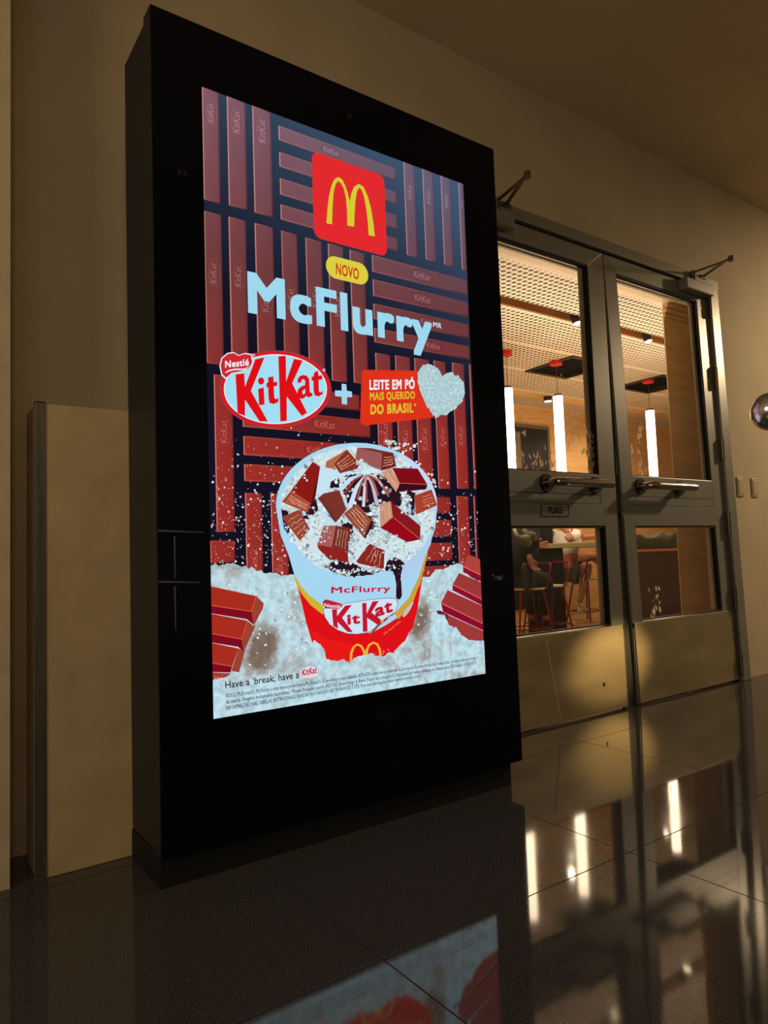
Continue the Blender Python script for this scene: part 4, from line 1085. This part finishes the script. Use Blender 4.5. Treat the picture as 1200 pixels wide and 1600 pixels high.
class Sk:
    def __init__(s): s.v = []; s.e = []; s.r = []; s.n = {}

    def p(s, name, co, r, prev=None):
        s.v.append(Vector(co)); s.r.append(r); s.n[name] = len(s.v) - 1
        if prev is not None: s.e.append((s.n[prev], s.n[name]))

    def hand(s, wrist, d, side, curl=.35):
        """d hand direction; side = direction towards thumb"""
        d = Vector(d).normalized(); side = Vector(side).normalized(); dn = d.cross(side).normalized()
        w = s.v[s.n[wrist]]
        s.p(wrist + '_palm', w + d * .05, .026, wrist)
        for k, (o_, ln) in enumerate(((.028, .068), (.010, .078), (-.009, .072), (-.027, .056))):
            b = w + d * .085 + side * o_
            s.p(f'{wrist}k{k}', b, .0105, wrist + '_palm')
            m1 = b + d * ln * .5 + dn * ln * curl * .3; s.p(f'{wrist}m{k}', m1, .0092, f'{wrist}k{k}')
            s.p(f'{wrist}t{k}', m1 + d * ln * .4 + dn * ln * curl, .008, f'{wrist}m{k}')
        s.p(wrist + 'th1', w + d * .035 + side * .038, .012, wrist + '_palm')
        s.p(wrist + 'th2', w + d * .065 + side * .062, .010, wrist + 'th1')
        s.p(wrist + 'th3', w + d * .090 + side * .066, .0085, wrist + 'th2')


def head(parent, c_, fwd, hair_m, skin_m, size=.105):
    f = Vector(fwd).normalized(); s_ = Vector((0, 0, 1)).cross(f)
    mb = MB(); mb.sphere((0, 0, 0), (1, 1, 1), 24)
    R3 = Matrix((s_, f, Vector((0, 0, 1)))).transposed()
    vs = []
    for v in mb.v:
        x, y, z = v
        k = 1.0 - .22 * max(0, -z) ** 1.5           # narrower jaw
        x2 = x * .74 * k; y2 = y * .92 * (1 - .1 * max(0, -z)); z2 = z * 1.15
        # nose
        if y > .5: y2 += .16 * math.exp(-((x / .16) ** 2 + ((z + .12) / .22) ** 2)); y2 -= .07 * math.exp(-(((abs(x) - .34) / .16) ** 2 + ((z - .10) / .12) ** 2)); y2 += .05 * math.exp(-((x / .26) ** 2 + ((z + .52) / .07) ** 2))
        vs.append(R3 @ Vector((x2, y2, z2)) * size + Vector(c_))
    mb.v = [tuple(v) for v in vs]
    for s in (-1, 1): mb.sphere(Vector(c_) + R3 @ Vector((s * .76, -.05, -.05)) * size, (.018, .018, .03), 10)
    h_ = mb.build('head', skin_m, parent)
    hm = MB(); hm.sphere((0, 0, 0), (1, 1, 1), 24)
    hv = []
    for x, y, z in hm.v:
        up = z > .15 or y < -.15
        k = 1.08 if up else .86
        hv.append(R3 @ Vector((x * .78 * k, (y - .06) * .94 * k, z * 1.15 * (k if z > 0 else .8))) * size + Vector(c_))
    hm.v = [tuple(v) for v in hv]; hm.build('hair', hair_m, parent)
    for s in (-1, 1):
        MB().sphere(Vector(c_) + R3 @ Vector((s * .30, .80, .10)) * size, .011, 10).build('eye', m_dcloth, h_)


# person in white T-shirt, seated behind the table facing right
YP = 5.52
HB = AT(886, 888, YP)       # hip
base = Vector((HB.x, YP, 0))
pp = thing('person', 'person in a white T-shirt with a red print, sitting cross-legged at the high table', 'person', tuple(base))


def J(px, py, Y): return AT(px, py, Y) - base


S = Sk()
hip = Vector((0, 0, .575))
S.p('pelvis', hip, .115)
S.p('waist', hip + Vector((.0, 0, .16)), .105, 'pelvis'); S.p('chest', hip + Vector((.03, 0, .36)), (.13, .12), 'waist'); S.p('neck', hip + Vector((.04, 0, .52)), .05, 'chest'); S.p('headb', hip + Vector((.07, 0, .60)), .05, 'neck')
# near leg: knee and calf going down
S.p('hipn', hip + Vector((.05, -.09, -.0)), .085, 'pelvis')
kn = J(921, 882, 5.36); S.p('thn', (S.v[-1] + kn) / 2 + Vector((0, 0, .01)), .078, 'hipn'); S.p('kneen', kn, .06, 'thn')
an = J(905, 943, 5.36); S.p('calfn', kn.lerp(an, .35) + Vector((-.01, 0, 0)), .055, 'kneen'); S.p('ankn', an, .034, 'calfn')
# crossed leg over it
S.p('hipf', hip + Vector((.05, .09, .02)), .085, 'pelvis')
kf = J(925, 868, 5.50); S.p('thf', (S.v[-1] + kf) / 2 + Vector((0, 0, .03)), .076, 'hipf'); S.p('kneef', kf, .058, 'thf')
af = J(958, 896, 5.42); S.p('calff', kf.lerp(af, .4), .05, 'kneef'); S.p('ankf', af, .033, 'calff')
# arms
for nm, yy, hx in (('n', -.17, 936), ('f', .15, 928)):
    S.p('sh' + nm, hip + Vector((.03, yy, .44)), .052, 'chest')
    el = J(884, 842, YP + yy * .8); S.p('el' + nm, el, .042, 'sh' + nm)
    wr = J(hx, 838, YP + yy * .2 - .12); S.p('fo' + nm, el.lerp(wr, .4), .038, 'el' + nm); S.p('wr' + nm, wr, .026, 'fo' + nm)
    S.hand('wr' + nm, (.7, -.3, .25), (0, .3 if nm == 'n' else -.3, 1), .5)
skin('body', S.v, S.e, S.r, m_skin, pp)
T = Sk(); T.p('a', hip + Vector((0, 0, .17)), (.12, .12)); T.p('b', hip + Vector((.01, 0, .26)), (.14, .14), 'a'); T.p('c', hip + Vector((.03, 0, .38)), (.15, .15), 'b'); T.p('d', hip + Vector((.04, 0, .49)), .075, 'c')
for nm, yy in (('n', -.17), ('f', .15)):
    sh_ = S.v[S.n['sh' + nm]]; el = S.v[S.n['el' + nm]]
    T.p('s' + nm, sh_, .068, 'c'); T.p('m' + nm, sh_.lerp(el, .40), .060, 's' + nm); T.p('e' + nm, sh_.lerp(el, .66), .058, 'm' + nm)
skin('t_shirt', T.v, T.e, T.r, m_shirt, pp)
H = Sk(); H.p('a', hip + Vector((0, 0, .02)), .135)
for nm in 'nf':
    hp_ = S.v[S.n['hip' + nm]]; th_ = S.v[S.n['th' + nm]]
    H.p('h' + nm, hp_, .1, 'a'); H.p('t' + nm, hp_.lerp(th_, .35), .088, 'h' + nm)
skin('shorts', H.v, H.e, H.r, m_short, pp)
for an_, dirv in (('ankn', Vector((.16, -.02, -.05))), ('ankf', Vector((.17, 0, .02)))):
    a0 = S.v[S.n[an_]]
    F = Sk(); F.p('h', a0 + Vector((-.03, 0, -.05)), (.036, .036)); F.p('m', a0 + dirv * .45 + Vector((0, 0, -.045)), (.036, .032), 'h'); F.p('t', a0 + dirv * .95 + Vector((0, 0, -.055)), (.032, .022), 'm')
    F.p('c', a0 + Vector((0, 0, .0)), .038, 'h')
    skin('sneaker', F.v, F.e, F.r, m_shoe, pp)
head(pp, hip + Vector((.09, 0, .70)), (1, -.2, -.25), m_hair, m_skin)
pr = MB(); q = J(893, 828, 5.37)
for dx, dz, wd, hh in ((0, 0, .035, .03), (.02, .03, .02, .05), (-.02, -.02, .05, .012), (.05, -.02, .03, .02), (.01, -.05, .035, .04)):
    pr.add([(q.x + dx - wd / 2, q.y + .0, q.z + dz - hh / 2), (q.x + dx + wd / 2, q.y, q.z + dz - hh / 3), (q.x + dx + wd / 2.5, q.y, q.z + dz + hh / 2), (q.x + dx - wd / 2.5, q.y, q.z + dz + hh / 2.4)], [(0, 1, 2, 3)])
po = pr.build('shirt_print', mat('print_red', (196, 34, 26), .8), pp)
q2 = J(904, 832, 5.37); vs, ps, wd, cap = glyphs('EE', .0, 2)
MB_t = MB(); MB_t.add([(q2.x + v[0] * .05 / wd, q2.y, q2.z + v[1] * .035 / cap) for v in vs], ps); MB_t.build('shirt_lettering', mat('print_grey', (90, 84, 80), .8), pp)
for o_ in (po,):
    sw_ = o_.modifiers.new('wrap', 'SHRINKWRAP'); sw_.target = [c_ for c_ in pp.children if c_.name.startswith('t_shirt')][0]; sw_.offset = .004; sw_.wrap_method = 'PROJECT'; sw_.use_project_y = True; sw_.use_project_x = False; sw_.use_negative_direction = True; sw_.use_positive_direction = True

# dark-clothed person by the totem edge
YD = 4.64
HB = AT(812, 890, YD); base = Vector((HB.x, YD, 0))
pd = thing('person', 'person in black clothes with a grey-green cloth, sitting beside the totem edge', 'person', tuple(base))
S = Sk(); hip = Vector((0, 0, .575))
S.p('pelvis', hip, .125); S.p('waist', hip + Vector((0, .01, .16)), .12, 'pelvis'); S.p('chest', hip + Vector((.03, .02, .34)), .135, 'waist'); S.p('neck', hip + Vector((.05, .03, .50)), .05, 'chest'); S.p('headb', hip + Vector((.07, .03, .58)), .05, 'neck')
for nm, yy in (('n', -.09), ('f', .09)):
    S.p('hip' + nm, hip + Vector((.03, yy, 0)), .09, 'pelvis')
    S.p('knee' + nm, hip + Vector((.28, yy + .02, -.02)), .06, 'hip' + nm); S.p('calf' + nm, hip + Vector((.28, yy + .02, -.2)), .052, 'knee' + nm); S.p('ank' + nm, hip + Vector((.25, yy + .02, -.40)), .035, 'calf' + nm)
    S.p('sh' + nm, hip + Vector((.02, yy * 1.9, .42)), .055, 'chest')
    el = (J(832, 858, YD - .10)) if nm == 'n' else hip + Vector((.2, .18, .22))
    S.p('el' + nm, el, .045, 'sh' + nm)
    wr = (J(826, 872, YD - .16)) if nm == 'n' else hip + Vector((.38, .14, .30))
    S.p('wr' + nm, wr, .026, 'el' + nm); S.hand('wr' + nm, (.1, -.3, -.6) if nm == 'n' else (.8, 0, .1), (1, 0, .2) if nm == 'n' else (0, 0, 1), .4)
skin('body', S.v, S.e, S.r, m_skin_d, pd)
T = Sk(); T.p('a', hip + Vector((0, 0, .02)), .15); T.p('b', hip + Vector((0, .01, .2)), .14, 'a'); T.p('c', hip + Vector((.03, .02, .36)), .15, 'b'); T.p('d', hip + Vector((.05, .03, .47)), .08, 'c')
for nm in 'nf':
    sh_ = S.v[S.n['sh' + nm]]; el = S.v[S.n['el' + nm]]; T.p('s' + nm, sh_, .075, 'c'); T.p('e' + nm, el, .072, 's' + nm); T.p('w' + nm, el.lerp(S.v[S.n['wr' + nm]], .85), .062, 'e' + nm)
skin('shirt', T.v, T.e, T.r, m_dcloth, pd)
H = Sk(); H.p('a', hip + Vector((0, 0, 0)), .14)
for nm in 'nf':
    H.p('h' + nm, S.v[S.n['hip' + nm]], .105, 'a'); H.p('k' + nm, S.v[S.n['knee' + nm]], .078, 'h' + nm); H.p('c' + nm, S.v[S.n['ank' + nm]] + Vector((0, 0, .03)), .06, 'k' + nm)
skin('trousers', H.v, H.e, H.r, m_dcloth, pd)
for nm in 'nf':
    a0 = S.v[S.n['ank' + nm]]; F = Sk(); F.p('h', a0 + Vector((-.03, 0, -.04)), .036); F.p('t', a0 + Vector((.14, 0, -.05)), (.034, .024), 'h'); skin('shoe', F.v, F.e, F.r, m_dcloth, pd)
head(pd, hip + Vector((.09, .03, .68)), (1, .1, -.1), m_hair, m_skin_d)
C_ = Sk(); C_.p('a', J(803, 826, YD - .20), .015); C_.p('b', J(809, 841, YD - .22), .026, 'a'); C_.p('c', J(819, 844, YD - .24), .042, 'b'); C_.p('d', J(828, 851, YD - .22), .038, 'c'); C_.p('e', J(825, 838, YD - .2), .030, 'c'); C_.p('f', J(833, 834, YD - .2), .036, 'e'); C_.p('g', J(818, 826, YD - .2), .022, 'e'); C_.p('h', J(835, 846, YD - .2), .03, 'f')
skin('cloth_over_arm', C_.v, C_.e, C_.r, m_sage, pd)['label'] = 'grey-green crumpled cloth over the arm'
